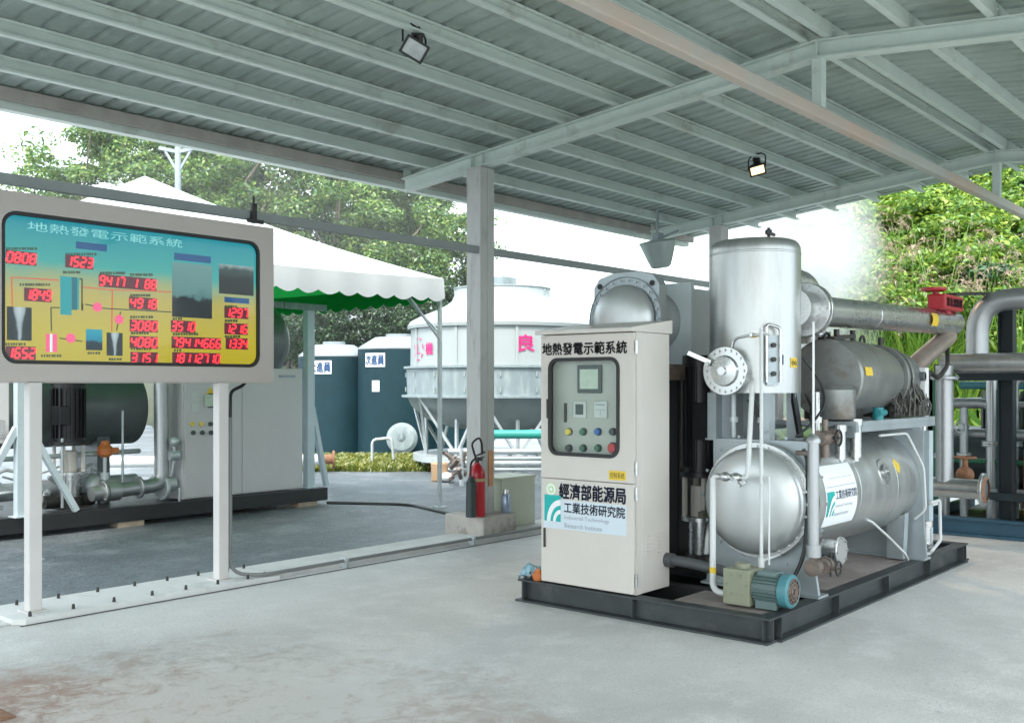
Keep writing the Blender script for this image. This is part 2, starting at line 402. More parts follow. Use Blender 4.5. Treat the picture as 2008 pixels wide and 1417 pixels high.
ground_mat('slab', (.62, .615, .59), (.42, .42, .405), (.72, .715, .69), 1.6, .6, .3,
           stain=[(2.5, 4.5, 2.5, (.30, .235, .195), .8, 1.7), (3.2, 3.7, 1.7, (.38, .285, .245), .65, 2.5), (2.25, 4.9, 1.7, (.31, .175, .12), .75, 3.0), (3.0, 4.3, 2.2, (.70, .69, .67), .7, 6), (7.4, 6.2, 1.4, (.36, .36, .35), .6, 2.0)])
ground_mat('kerb_concrete', (.62, .62, .60), (.46, .46, .44), (.70, .70, .68), 3, .75, .2)
ground_mat('asphalt', (.135, .155, .17), (.058, .07, .08), (.30, .32, .335), .6, .55, .6, wet=.32)
ground_mat('earth', (.05, .06, .03), (.025, .035, .015), (.09, .09, .05), .6, .9, .5)

# ---------------------------------------------------------------- ground
mb = MB(); mb.add([(-150, -150, -.03), (250, -150, -.03), (250, 250, -.03), (-150, 250, -.03)], [(0, 1, 2, 3)])
struct(mb.build('yard_ground', 'asphalt', org=(0, 0, -.03)))
mb = MB(); mb.box((-6, -3.2, -.2), (15.2, 6.936, 0)); struct(mb.build('concrete_floor', 'slab', org=(0, 0, 0)))
mb = MB(); mb.box((5.12, 6.95, -.2), (15.2, 7.46, .035), 0, .008); mb.box((-6, 6.95, -.2), (5.12, 7.40, .012), 0, .004)
struct(mb.build('kerb', 'kerb_concrete', org=(5, 7.2, 0)))

mb = MB(); mb.box((3.02, 6.838, .001), (15.0, 6.856, .004)); struct(mb.build('floor_joint', mat('joint_dark', (.06, .06, .058), .9, 0, .3, 12)))
# ---------------------------------------------------------------- open shelter
YR, ZR, PITCH = 3.54, 4.31, .1
zl = lambda y: ZR - PITCH * abs(y - YR)                      # underside of the rafters
RH = .15                                                     # rafter depth
SH = thing('open_shelter', 'open steel shelter with grey corrugated roof on square columns', 'shelter', (8.1, 7.2, 0))
COLX = (8.1, 13.3)
for x in COLX:                                               # column: two channels back to back
    mb = MB(); h = zl(7.35) - .006
    mb.box((x - .1, 7.25, .0), (x + .012, 7.45, h), 0, .006); mb.box((x + .018, 7.255, .0), (x + .13, 7.445, h), 0, .006)
    mb.box((x - .085, 7.28, .0), (x + .1, 7.42, h - .01))
    c = mb.build('column', 'column_paint', SH)
    mb = MB(); mb.box((x - .26, 7.06, .0), (x + .27, 7.62, .23), 0, .015); mb.build('footing', 'conc_block', SH)
mb = MB(); x = 8.1; mb.box((x + .03, 7.242, .52), (x + .10, 7.2535, .90)); mb.build('reflector_strip', mat('strip_orange', (.62, .30, .14), .4, 0, .25, 9), SH)
def ibeam(mb, path, w, h, t=.014):
    for (p, q) in zip(path[:-1], path[1:]):
        p, q = Vector(p), Vector(q)
        for dz, hh, ww in ((t / 2, t, w), (h - t / 2, t, w), (h / 2, h - 2 * t, t)):
            mb.bar(p + Vector((0, 0, dz)), q + Vector((0, 0, dz)), ww, hh)
for x in COLX:
    mb = MB(); ibeam(mb, [(x, 8.50, zl(8.50)), (x, YR, ZR), (x, -1.35, zl(-1.35))], .13, RH)
    mb.box((x - .06, YR - .008, ZR + .016), (x + .06, YR + .008, ZR + RH - .016))
    for y in (7.27, 7.43): mb.box((x - .058, y - .005, zl(y) + .018), (x + .058, y + .005, zl(y) + RH - .018))
    for k in range(9):
        d = .10 + .63 * k if k < 8 else 4.9
        for sg in (1, -1):
            y = YR + sg * d
            if -1.3 < y < 8.5: mb.box((x - .055, y + sg * .031, zl(y) + RH + .001), (x + .055, y + sg * .037, zl(y) + RH + .10)); mb.cyl((x - .03, y + sg * .037, zl(y) + RH + .06), (x - .03, y + sg * .047, zl(y) + RH + .06), .01, n=8)
    mb.build('rafter', 'roof_steel', SH)
    mb = MB(); mb.box((x - .045, YR - .045, 3.901), (x + .045, YR + .045, ZR - .002), 0, .006); mb.build('king_post', 'roof_steel', SH)
XA, XB = -5.0, 14.75
mb = MB(); mb.box((XA, YR - .045, 3.80), (XB, YR + .045, 3.90), 0, .012); mb.build('tie_beam', 'beam_warm_glow', SH)
def purlin(y, sgn):
    mb = MB(); zb = zl(y) + RH + .004; h, w, t, lip = .115, .058, .006, .02
    sgn = -sgn
    prof = [(0, 0), (w, 0), (w, lip), (w - t, lip), (w - t, t), (t, t), (t, h - t), (w - t, h - t), (w - t, h - lip), (w, h - lip), (w, h), (0, h)]
    mb.extrude([(XA, y + sgn * a - sgn * w / 2, zb + b) for a, b in prof], (XB - XA, 0, 0)); return mb.build('purlin', 'roof_steel', SH)
for k in range(8):
    d = .10 + .63 * k
    purlin(YR + d, 1)
    if YR - d > -1.3: purlin(YR - d, -1)
# corrugated sheet: trapezoid ribs running down the slope
zs = lambda y: zl(y) + RH + .122
mb = MB(); per = .186
xs = []
x = XA - .1
while x < XB + .15: xs += [(x, 0), (x + .11, 0), (x + .13, .03), (x + .165, .03)]; x += per
for (ya, yb) in ((8.80, YR), (YR, -1.5)):
    n = len(xs); vs = []
    for off in (0, .006):
        for y in (ya, yb): vs += [(x, y, zs(y) + dz + off) for x, dz in xs]
    fs = []
    for i in range(n - 1): fs += [(i, i + 1, n + i + 1, n + i), (2 * n + i, 3 * n + i, 3 * n + i + 1, 2 * n + i + 1)]
    fs += [(i, 2 * n + i, 2 * n + i + 1, i + 1) for i in range(n - 1)]
    mb.add(vs, fs)
mb.build('roof_sheet', 'roof_sheet', SH)
mb = MB(); mb.box((XA, 8.605, 3.955), (XB, 8.665, 4.058)); mb.build('eave_beam', 'beam_brown', SH)
mb = MB(); mb.extrude([(XA, 8.70, 3.895), (XA, 8.80, 3.895), (XA, 8.83, 4.12), (XA, 8.818, 4.12), (XA, 8.79, 3.907), (XA, 8.712, 3.907), (XA, 8.712, 4.0), (XA, 8.70, 4.0)], (XB - XA, 0, 0)); mb.build('gutter', 'roof_steel', SH)
mb = MB(); mb.bar((XA, 7.3, 3.04), (8.1 - .1, 7.3, 3.04), .06, .075); mb.bar((8.1 + .13, 7.3, 3.04), (13.2, 7.3, 3.04), .06, .075)
mb.build('side_rail', mat('rail_grey', (.27, .30, .29), .5, 0, .12), SH)

# floodlights clamped to a purlin
def floodlight(loc, face, roll, label, lit):
    t = thing('floodlight', label, 'floodlight', loc, 'floodlights under the shelter roof'); FS = .74
    L = Vector(loc); f = Vector(face).normalized(); u = f.cross(Vector((0, 0, 1))).normalized(); w = u.cross(f)
    cr, sr = math.cos(roll), math.sin(roll); u, w = u * cr + w * sr, w * cr - u * sr
    c = L + Vector((0, 0, -.165)); P = lambda a, b, d: c + (u * a + w * b + f * d) * FS
    mb = MB(); fr = [(-.125, -.095), (.125, -.095), (.125, .095), (-.125, .095)]; bk = [(-.07, -.05), (.07, -.05), (.07, .05), (-.07, .05)]
    vs = [P(a, b, .045) for a, b in fr] + [P(a, b, -.06) for a, b in bk]
    mb.add(vs, [(7, 6, 5, 4)] + [(i, (i + 1) % 4, 4 + (i + 1) % 4, 4 + i) for i in range(4)])
    for k in range(5): a = -.05 + .025 * k; mb.bar(P(a, -.045, -.07), P(a, .045, -.07), .006, .03, up=f)
    mb.build('housing', 'motor_black', t)
    mb = MB(); ring_plate(mb, rrect(-.13, .13, -.1, .1, .012), rrect(-.105, .105, -.077, .077, .01), P, .015)
    mb2 = MB(); o_ = rrect(-.105, .105, -.077, .077, .01)
    for q in (mb,): 
        for i in range(len(q.v)): q.v[i] = tuple(Vector(q.v[i]) + f * .034)
    mb.build('rim', 'motor_black', t)
    mb2.add([P(a, b, .05) for a, b in o_], [tuple(range(len(o_)))])
    mb2.build('lens', emit_mat('lamp_on', (1, .72, .38), .75) if lit else mat('lamp_off', (.42, .46, .45), .15, .3, .2, 12), t)
    mb = MB(); mb.tube([P(-.135, 0, 0), P(-.135, 0, 0) + Vector((0, 0, .13)), L + u * -.05], .008, 8, .03)
    mb.tube([P(.135, 0, 0), P(.135, 0, 0) + Vector((0, 0, .13)), L + u * .05], .008, 8, .03); mb.bar(L - u * .06, L + u * .06, .03, .012)
    mb.build('bracket', 'motor_black', t)
    mb = MB(); mb.tube([P(0, .05, -.06), P(0, .12, -.06) + Vector((0, 0, .08)), L + Vector((.06, .02, .01)), L + Vector((.1, .03, .045)), L + Vector((2.6, .03, .05))], .007, 6, .03); mb.build('cable', 'motor_black', t)
    mb = MB(); mb.cyl(P(-.02, .03, -.08), P(.0, .06, -.02) + Vector((0, 0, .07)), .045, .045, 12); mb.build('junction_box', 'motor_black', t)
    return t, P(0, 0, .12), f
floodlight((5.38, 5.55, 4.31), (-.55, -.62, -.42), .5, 'unlit black floodlight on the roof purlin, pale blank glass', False)
t, p, f = floodlight((10.96, 5.55, 4.31), (-.55, -.50, -.75), -.35, 'lit floodlight glowing warm white on the roof purlin', True)
ld = bpy.data.lights.new('floodlight_beam', 'SPOT'); ld.energy = 70; ld.color = (1, .66, .42); ld.spot_size = R(84); ld.spot_blend = .6; ld.shadow_soft_size = .08
lo = bpy.data.objects.new('floodlight_beam', ld); COL.objects.link(lo); lo.parent = t; lo.location = p - Vector(t.location); lo.rotation_euler = (-f).to_track_quat('Z', 'Y').to_euler()

# bell shaped high-bay lamp under the eave
c = onx(1289, 497, 11.35)
t = thing('bell_lamp', 'grey bell shaped lamp hanging under the eave above the round flanged vessel', 'lamp', (c.x, c.y, c.z + .35))
mb = MB(); mb.lathe([(.02, .0), (.24, .03), (.25, .055), (.235, .06), (.22, .11), (.17, .26), (.13, .36), (.10, .38), (0, .38)], (c.x, c.y, c.z + .19), (0.12, -.08, -1), 28); mb.build('shade', mat('lamp_shade', (.34, .40, .38), .4, .4, .1), t)
mb = MB(); mb.box((c.x - .05, c.y - .05, c.z + .17), (c.x + .08, c.y + .05, c.z + .27), 0, .01); mb.tube([(c.x, c.y, c.z + .2), (c.x, c.y, c.z + .56)], .02, 10); mb.bar((c.x + .05, c.y, c.z + .2), (c.x + .35, c.y - .1, c.z + .33), .03); mb.build('hanger', 'frp_grey', t)

# ---------------------------------------------------------------- display board on two posts
BD = thing('display_board', 'wide beige framed display board with glowing red digits on two white posts', 'display board', (4.0, 7.12, 0))
BY = 7.05
mb = MB(); ring_plate(mb, rrect(2.85, 5.20, 1.625, 2.915, .012), rrect(2.985, 5.065, 1.745, 2.785, .10), lambda u, v, d: Vector((u, BY + d, v)), .03)
mb.box((2.853, BY + .031, 1.628), (5.197, BY + .22, 2.912)); mb.bar((2.853, BY + .1, 1.62), (5.197, BY + .1, 1.62), .16, .008)
mb.build('frame', 'board_paint', BD)
mb = MB(); ring_plate(mb, rrect(2.988, 5.062, 1.748, 2.782, .098), rrect(3.01, 5.04, 1.772, 2.758, .078), lambda u, v, d: Vector((u, BY + .004 + d, v)), .02); mb.build('gasket', 'black_rubber', BD)
# back-lit printed panel: teal sky band above a yellow field
m = bpy.data.materials.new('screen_print'); m.use_nodes = True; t = m.node_tree; b = t.nodes['Principled BSDF']
tc = t.nodes.new('ShaderNodeTexCoord'); sx = t.nodes.new('ShaderNodeSeparateXYZ'); t.links.new(tc.outputs['Object'], sx.inputs[0])
nz = t.nodes.new('ShaderNodeTexNoise'); nz.inputs['Scale'].default_value = 2.2; t.links.new(tc.outputs['Object'], nz.inputs['Vector'])
ma = t.nodes.new('ShaderNodeMath'); ma.operation = 'MULTIPLY_ADD'; ma.inputs[1].default_value = .22; t.links.new(nz.outputs['Fac'], ma.inputs[0]); t.links.new(sx.outputs['Z'], ma.inputs[2])
mr = t.nodes.new('ShaderNodeMapRange'); mr.inputs[1].default_value = 1.84; mr.inputs[2].default_value = 2.88; t.links.new(ma.outputs[0], mr.inputs[0])
cr = t.nodes.new('ShaderNodeValToRGB'); el = cr.color_ramp.elements
while len(el) < 6: el.new(.5)
for i, (p, c) in enumerate([(0, (.42, .33, .015)), (.22, (.44, .36, .03)), (.5, (.40, .33, .08)), (.62, (.22, .31, .17)), (.70, (.03, .30, .27)), (1, (.0, .22, .28))]): el[i].position = p; el[i].color = c + (1,)
t.links.new(mr.outputs[0], cr.inputs[0]); dk = t.nodes.new('ShaderNodeMixRGB'); dk.blend_type = 'MULTIPLY'; dk.inputs[0].default_value = 1; dk.inputs[2].default_value = (.2, .2, .2, 1)
t.links.new(cr.outputs[0], dk.inputs[1]); t.links.new(dk.outputs[0], b.inputs['Base Color']); t.links.new(cr.outputs[0], b.inputs['Emission Color']); b.inputs['Emission Strength'].default_value = .33; b.inputs['Roughness'].default_value = .25
MATS['screen_print'] = m
mb = MB(); mb.box((2.99, BY + .026, 1.75), (5.06, BY + .0305, 2.78)); SCR = mb.build('screen', 'screen_print', BD)
def SC(zx, zy): p = ony(zx / 3.7185, 380 + zy / 3.7185, BY + .025); return p.x, p.z
SEG = {'0': 'abcdef', '1': 'bc', '2': 'abged', '3': 'abgcd', '4': 'fgbc', '5': 'afgcd', '6': 'afgedc', '7': 'abc', '8': 'abcdefg', '9': 'abcdfg', ' ': ''}
def seven(mb, s, x0, x1, zc, h):
    n = len(s); st = (x1 - x0) / n; w = st * .66; th = .012
    for i, ch in enumerate(s):
        for sg in SEG[ch]:
            L = {'a': (0, 1, 1, 1), 'g': (0, .5, 1, .5), 'd': (0, 0, 1, 0), 'f': (0, .5, 0, 1), 'b': (1, .5, 1, 1), 'e': (0, 0, 0, .5), 'c': (1, 0, 1, .5)}[sg]
            sl = .012
            px = lambda a, b_: x0 + i * st + st * .17 + a * w + sl * (b_ - .5); pz = lambda b_: zc + (b_ - .5) * h
            p = Vector((px(L[0], L[1]), BY + .0195, pz(L[1]))); q = Vector((px(L[2], L[3]), BY + .0195, pz(L[3]))); d = (q - p).normalized() * .003
            mb.bar(p + d, q - d, th, .005, up=(0, 1, 0))
emit_mat('led_red', (1, .035, .05), .62, (.3, .01, .02)); emit_mat('led_back', (.5, .03, .08), .05, (.06, .012, .02))
for s_, a, za, b_, zb in [("0808", 30, 460, 265, 475), ("1523", 475, 490, 680, 505), ("1849", 175, 735, 375, 740), ("9417 1 88", 720, 630, 1140, 665), ("4918", 940, 795, 1145, 805),
        ("3080", 945, 960, 1150, 965), ("3510", 1245, 965, 1425, 970), ("4080", 945, 1080, 1150, 1085), ("79414666", 1250, 1085, 1610, 1090), ("3151", 950, 1195, 1150, 1200),
        ("18112710", 1255, 1195, 1605, 1205), ("1297", 1635, 865, 1810, 870), ("1216", 1635, 985, 1805, 985), ("1334", 1645, 1090, 1805, 1095), ("1652", 40, 1160, 260, 1160)]:
    xa, z1 = SC(a, za); xb, z2 = SC(b_, zb); zc = (z1 + z2) / 2; xa = max(xa, 3.022)
    mb = MB(); seven(mb, s_, xa, xb, zc, .066)
    quad(mb, (xa, xb, zc - .046, zc + .046), lambda u, v: Vector((u, BY + .0235, v)), 1)
    mb.build('led_readout', ['led_red', 'led_back'], SCR)
def photo_mat(name, cols, scale=3., column=False):
    m = bpy.data.materials.new(name); m.use_nodes = True; t = m.node_tree; b = t.nodes['Principled BSDF']
    tc = t.nodes.new('ShaderNodeTexCoord'); sx = t.nodes.new('ShaderNodeSeparateXYZ'); t.links.new(tc.outputs['Generated'], sx.inputs[0])
    nz = t.nodes.new('ShaderNodeTexNoise'); nz.inputs['Scale'].default_value = scale; nz.inputs['Detail'].default_value = 8; t.links.new(tc.outputs['Generated'], nz.inputs['Vector'])
    ma = t.nodes.new('ShaderNodeMath'); ma.operation = 'MULTIPLY_ADD'; ma.inputs[1].default_value = .5; t.links.new(nz.outputs['Fac'], ma.inputs[0]); t.links.new(sx.outputs['Z'], ma.inputs[2])
    if column:                                              # a steam column: pale in the middle of the picture
        pp = t.nodes.new('ShaderNodeMath'); pp.operation = 'PINGPONG'; pp.inputs[1].default_value = .5; t.links.new(sx.outputs['X'], pp.inputs[0]); p2 = t.nodes.new('ShaderNodeMath'); p2.operation = 'MULTIPLY_ADD'; p2.inputs[1].default_value = 2.6; t.links.new(pp.outputs[0], p2.inputs[0]); p3 = t.nodes.new('ShaderNodeMath'); p3.operation = 'MULTIPLY_ADD'; p3.inputs[1].default_value = .55; p3.inputs[2].default_value = -.75; t.links.new(sx.outputs['Z'], p3.inputs[0]); t.links.new(p3.outputs[0], p2.inputs[2]); t.links.new(p2.outputs[0], ma.inputs[2])
    mr = t.nodes.new('ShaderNodeMapRange'); mr.inputs[1].default_value = .25; mr.inputs[2].default_value = 1.25; t.links.new(ma.outputs[0], mr.inputs[0])
    cr = t.nodes.new('ShaderNodeValToRGB'); el = cr.color_ramp.elements
    while len(el) < len(cols): el.new(.5)
    for i, (p, c) in enumerate(cols): el[i].position = p; el[i].color = tuple(c) + (1,)
    t.links.new(mr.outputs[0], cr.inputs[0]); t.links.new(cr.outputs[0], b.inputs['Emission Color']); b.inputs['Emission Strength'].default_value = .30; b.inputs['Base Color'].default_value = (.03, .03, .03, 1)
    MATS[name] = m
photo_mat('photo_steam', [(0, (.012, .02, .025)), (.4, (.02, .035, .04)), (.6, (.35, .42, .45)), (1, (.5, .6, .62))], 3, True)
photo_mat('photo_valley', [(0, (.01, .015, .02)), (.33, (.015, .02, .025)), (.4, (.10, .22, .22)), (1, (.14, .30, .29))], 5)
photo_mat('photo_dark', [(0, (.008, .011, .012)), (.6, (.015, .022, .022)), (.85, (.05, .08, .08)), (1, (.3, .4, .4))], 4)
photo_mat('photo_blue', [(0, (.008, .02, .03)), (.35, (.01, .03, .05)), (.5, (.01, .25, .38)), (1, (.02, .35, .45))], 4)
for nm, box in [('photo_steam', (50, 830, 230, 1065)), ('photo_valley', (1255, 525, 1545, 895)), ('photo_dark', (1597, 535, 1848, 725)), ('photo_blue', (627, 990, 745, 1138)), ('photo_steam', (778, 1015, 893, 1178))]:
    x0, z0 = SC(box[0], box[3]); x1, z1 = SC(box[2], box[1]); mb = MB(); mb.box((x0, BY + .0225, z0), (x1, BY + .0257, z1)); mb.build('picture', nm, SCR)
# diagram: plates, lines, pumps
emit_mat('dia_blue', (.0, .05, .16), .4); emit_mat('dia_teal', (.0, .24, .26), .4); emit_mat('dia_teal_dark', (.0, .10, .13), .4); emit_mat('dia_red', (.45, .07, .03), .45); emit_mat('dia_black', (.03, .05, .02), .3); emit_mat('dia_pink', (.6, .06, .16), .5); emit_mat('dia_pale', (.42, .6, .58), .5)
mb = MB()
def db(a, b_, c, d, mi, lift=0.): x0, z0 = SC(a, d); x1, z1 = SC(c, b_); mb.box((x0, BY + .0215 - lift, z0), (x1, BY + .0258, z1), mi)
for q in ((555, 372, 778, 398), (1272, 458, 1535, 480), (1637, 764, 1815, 790)): db(*q, 0)
db(440, 605, 520, 880, 1); db(523, 610, 560, 845, 2); db(562, 612, 575, 842, 1); db(335, 1022, 415, 1152, 5); db(362, 1022, 380, 1152, 6, .001)
def ln(pts, mi, w=.008):
    for p, q in zip(pts[:-1], pts[1:]):
        a = SC(*p); c = SC(*q); mb.bar((a[0], BY + .0245, a[1]), (c[0], BY + .0245, c[1]), w, .003, mi, up=(0, 1, 0))
mb.build('diagram_block', ['dia_blue', 'dia_teal', 'dia_teal_dark', 'dia_red', 'dia_black', 'dia_pink', 'dia_pale'], SCR); mb = MB()
ln([(90, 820), (85, 608), (430, 630)], 3); ln([(600, 680), (820, 700), (1250, 715)], 3); ln([(820, 700), (815, 1000)], 3)
ln([(435, 830), (372, 828), (375, 1000)], 4); ln([(600, 800), (600, 850)], 4, .012); ln([(580, 620), (598, 620), (598, 845)], 4, .01); ln([(620, 805), (700, 820), (760, 835), (1250, 862)], 4); ln([(880, 860), (865, 920), (850, 995)], 4); ln([(435, 1052), (600, 1075)], 4)
for zx, zy in ((710, 825), (868, 915), (515, 1052)):
    x, z = SC(zx, zy); mp_ = MB(); mp_.cyl((x, BY + .0258, z), (x, BY + .021, z), .034, n=18); mp_.build('pump_symbol', 'dia_pink', SCR)
mb.build('flow_lines', ['dia_blue', 'dia_teal', 'dia_teal_dark', 'dia_red', 'dia_black', 'dia_pink', 'dia_pale'], SCR); mb = MB()
for zx, zy, w in ((45, 400, 210), (480, 440, 210), (145, 662, 220), (460, 572, 120), (730, 578, 180), (950, 590, 170), (950, 740, 140), (950, 898, 160), (955, 1015, 130), (955, 1130, 150), (1260, 910, 60), (1260, 1022, 180), (1270, 1140, 40), (1640, 822, 90), (1640, 925, 90), (1640, 1040, 100), (40, 1095, 150), (300, 1180, 150), (640, 1160, 90), (795, 1205, 85)):
    x = zx
    while x < zx + w: db(x, zy - 9, x + random.choice((9, 12, 14)), zy + 9, 4, .0004); x += 19
mb.build('caption_print', ['dia_blue', 'dia_teal', 'dia_teal_dark', 'dia_red', 'dia_black', 'dia_pink', 'dia_pale'], SCR)
mb = MB(); to = lambda u, v: Vector((u, BY + .024, v))
xa, za = SC(200, 280); xb, zb = SC(1330, 320); text(mb, '地熱發電示範系統', (xa, xb, 2.665, 2.73), to)
mb.build('title', emit_mat('dia_title', (.16, .47, .46), .33, (.2, .3, .3)), SCR)
mb = MB(); mb.add([(2.995, BY + .0165, 1.755), (5.055, BY + .0165, 1.755), (5.055, BY + .0165, 2.775), (2.995, BY + .0165, 2.775)], [(0, 1, 2, 3)]); mb.build('pane', 'glass', BD)
for x0 in (3.165, 4.665):
    mb = MB(); mb.box((x0, 7.04, .03), (x0 + .09, 7.125, 1.62), 0, .008); mb.box((x0 - .03, 7.0, .042), (x0 + .12, 7.16, .05)); mb.build('post', 'post_white', BD)
mb = MB(); mb.extrude([(3.06, 6.86, .002), (5.12, 6.86, .002), (5.12, 7.43, .002), (3.0, 7.43, .002), (3.0, 6.93, .002)], (0, 0, .04)); mb.build('base_plate', mat('plate_white', (.64, .64, .62), .6, 0, .08, 2.5, col2=(.5, .5, .48), c2=(.55, .7), c2scale=3), BD)
for i, x in enumerate((3.12, 3.42, 3.72, 4.02, 4.30, 4.58, 4.86, 5.02)):
    for y in (6.93, 7.36): mb = MB(); mb.cyl((x + (.1 if y > 7 else 0), y, .042), (x + (.1 if y > 7 else 0), y, .075), .013, .009, 8); mb.build('anchor_bolt', 'iron_dark', BD)
# cable and conduit from the board along the kerb
c = thing('conduit', 'thin grey conduit dropping from the display board and running along the kerb', 'conduit', (6.5, 6.9, .03))
mb = MB(); mb.tube([(5.02, 7.16, 1.66), (4.98, 7.16, 1.60), (4.84, 7.14, 1.55), (4.81, 7.1, 1.42), (4.81, 7.1, 1.3)], .014, 8, .05); mb.build('cable', 'motor_black', c)
mb = MB(); mb.tube([(4.81, 7.1, 1.34), (4.81, 7.1, .075), (4.95, 6.90, .06), (6.6, 6.915, .06), (13.2, 6.915, .06)], .016, 10, .14); mb.build('pipe', mat('conduit_grey', (.22, .22, .215), .5, .2, .1), c)
for x in (5.85, 7.5, 9.2, 11): mb = MB(); mb.box((x - .015, 6.87, .0), (x + .015, 6.95, .09), 0, .004); mb.build('clamp', 'galv', c)
# small clamp fixed on the side rail
p = ony(497, 415, 7.25); mb = MB(); mb.box((p.x - .025, 7.23, 2.97), (p.x + .025, 7.265, 3.14), 0, .006); mb.tube([(p.x, 7.25, 3.1), (p.x, 7.25, 3.2)], .01, 8); mb.bar((p.x - .06, 7.25, 2.99), (p.x + .09, 7.24, 2.985), .03)
tag(mb.build('rail_clamp', 'iron_dark'), 'small dark clamp fixed on the grey side rail above the display board', 'clamp')

# fire extinguisher standing on the column footing
FX, FY = 7.86, 7.17
t = thing('fire_extinguisher', 'red fire extinguisher with black hose and horn on the column footing', 'fire extinguisher', (FX, FY, .23))
mb = MB(); mb.lathe([(0, 0), (.082, 0), (.088, .012), (.088, .43), (.08, .48), (.055, .525), (.03, .545), (.03, .56), (0, .56)], (FX, FY, .232), (0, 0, 1), 28); mb.build('cylinder', 'red_paint', t)
mb = MB(); mb.cyl((FX, FY, .79), (FX, FY, .85), .022); mb.bar((FX - .03, FY, .86), (FX + .10, FY - .02, .90), .022, .012); mb.bar((FX - .03, FY, .84), (FX + .09, FY - .02, .845), .02, .01); mb.cyl((FX, FY, .83), (FX + .03, FY - .05, .83), .02); mb.build('valve', 'iron_dark', t)
mb = MB(); mb.tube([(FX - .02, FY, .84), (FX - .09, FY, 1.0), (FX - .02, FY - .05, 1.06), (FX + .02, FY - .05, 1.0), (FX + .05, FY - .03, .88)], .011, 8, .08)
mb.tube([(FX - .02, FY, .84), (FX - .12, FY - .02, .80), (FX - .135, FY - .03, .65)], .011, 8, .05); mb.build('hose', 'black_rubber', t)
mb = MB(); mb.cyl((FX - .135, FY - .04, .24), (FX - .135, FY - .04, .60), .055, .05, 18); mb.cyl((FX - .135, FY - .04, .60), (FX - .135, FY - .04, .66), .05, .02, 18); mb.build('horn', mat('horn_black', (.03, .045, .045), .5), t)
mb = MB(); mb.lathe([(.0885, 0), (.092, 0), (.092, .03), (.0885, .03)], (FX, FY, .60), (0, 0, 1), 28); mb.build('strap', mat('strap_tan', (.42, .33, .17), .6), t)
# spray can on the right end of the footing
cx, cy = 8.31, 7.16
t = thing('metal_canister', 'small silver blue canister on the concrete footing beside the column', 'canister', (cx, cy, .23))
mb = MB(); mb.lathe([(0, 0), (.05, 0), (.055, .01), (.055, .17), (.04, .2), (0, .2)], (cx, cy, .232), (0, 0, 1), 22); mb.build('body', 'can_blue', t)
mb = MB(); mb.cyl((cx, cy, .433), (cx, cy, .475), .035, .032, 18); mb.build('cap', 'steel', t)
# beige box behind the column
mb = MB(); mb.box((8.40, 7.30, .036), (8.98, 7.72, .56), 0, .004); mb.box((8.38, 7.29, .56), (9.0, 7.73, .585), 0, .004)
tag(mb.build('utility_box', 'box_beige'), 'plain beige metal box standing on the kerb right behind the column', 'box')

# ---------------------------------------------------------------- generator skid
def skid_frame(name, x0, x1, y0, y1, h, label, cross, m0='skid_black'):
    t = thing(name, label, 'skid', ((x0 + x1) / 2, (y0 + y1) / 2, 0))
    def rail(p, q, inward):
        mb = MB(); p, q = Vector(p), Vector(q); iw = Vector(inward)
        mb.bar(p + iw * .045 + Vector((0, 0, .008)), q + iw * .045 + Vector((0, 0, .008)), .15, .014)
        mb.bar(p + iw * .05 + Vector((0, 0, h - .008)), q + iw * .05 + Vector((0, 0, h - .008)), .10, .014)
        mb.bar(p + iw * .05 + Vector((0, 0, h / 2)), q + iw * .05 + Vector((0, 0, h / 2)), .010, h - .031)
        L = (q - p).length; n = max(2, round(L / .95)); a = (q - p).normalized()
        for k in range(n + 1):
            c = p + a * min(max(L * k / n, .05), L - .05); mb.bar(c + iw * .02 + Vector((0, 0, .016)), c + iw * .02 + Vector((0, 0, h - .016)), .008, .055, up=iw) if abs(a.x) > .5 else mb.box(c + Vector((.0, -.004, .016)), c + Vector((.045, .004, h - .016)) if iw.x > 0 else c + Vector((-.045, .004, h - .016)))
        mb.build('rail', m0, t)
    rail((x0, y0, 0), (x0, y1, 0), (1, 0, 0)); rail((x1, y0, 0), (x1, y1, 0), (-1, 0, 0))
    rail((x0 + .102, y0, 0), (x1 - .102, y0, 0), (0, 1, 0)); rail((x0 + .102, y1, 0), (x1 - .102, y1, 0), (0, -1, 0))
    for x in cross: mb = MB(); mb.box((x - .05, y0 + .105, .02), (x + .05, y1 - .105, h - .006)); mb.build('cross_beam', 'skid_dark', t)
    return t
SK = skid_frame('generator_skid', 5.80, 9.78, 2.85, 4.88, .16, 'black steel skid frame on the concrete floor carrying the silver generator unit', (6.42, 7.4, 8.2, 9.0))
mb = MB(); mb.box((6.9, 2.96, .10), (9.0, 3.9, .157)); mb.box((5.905, 2.955, .10), (6.36, 3.62, .152)); mb.build('deck_plate', 'deck_red', SK)
mb = MB(); mb.box((5.91, 2.96, .004), (9.67, 4.77, .02)); mb.build('floor_pan', 'skid_dark', SK)

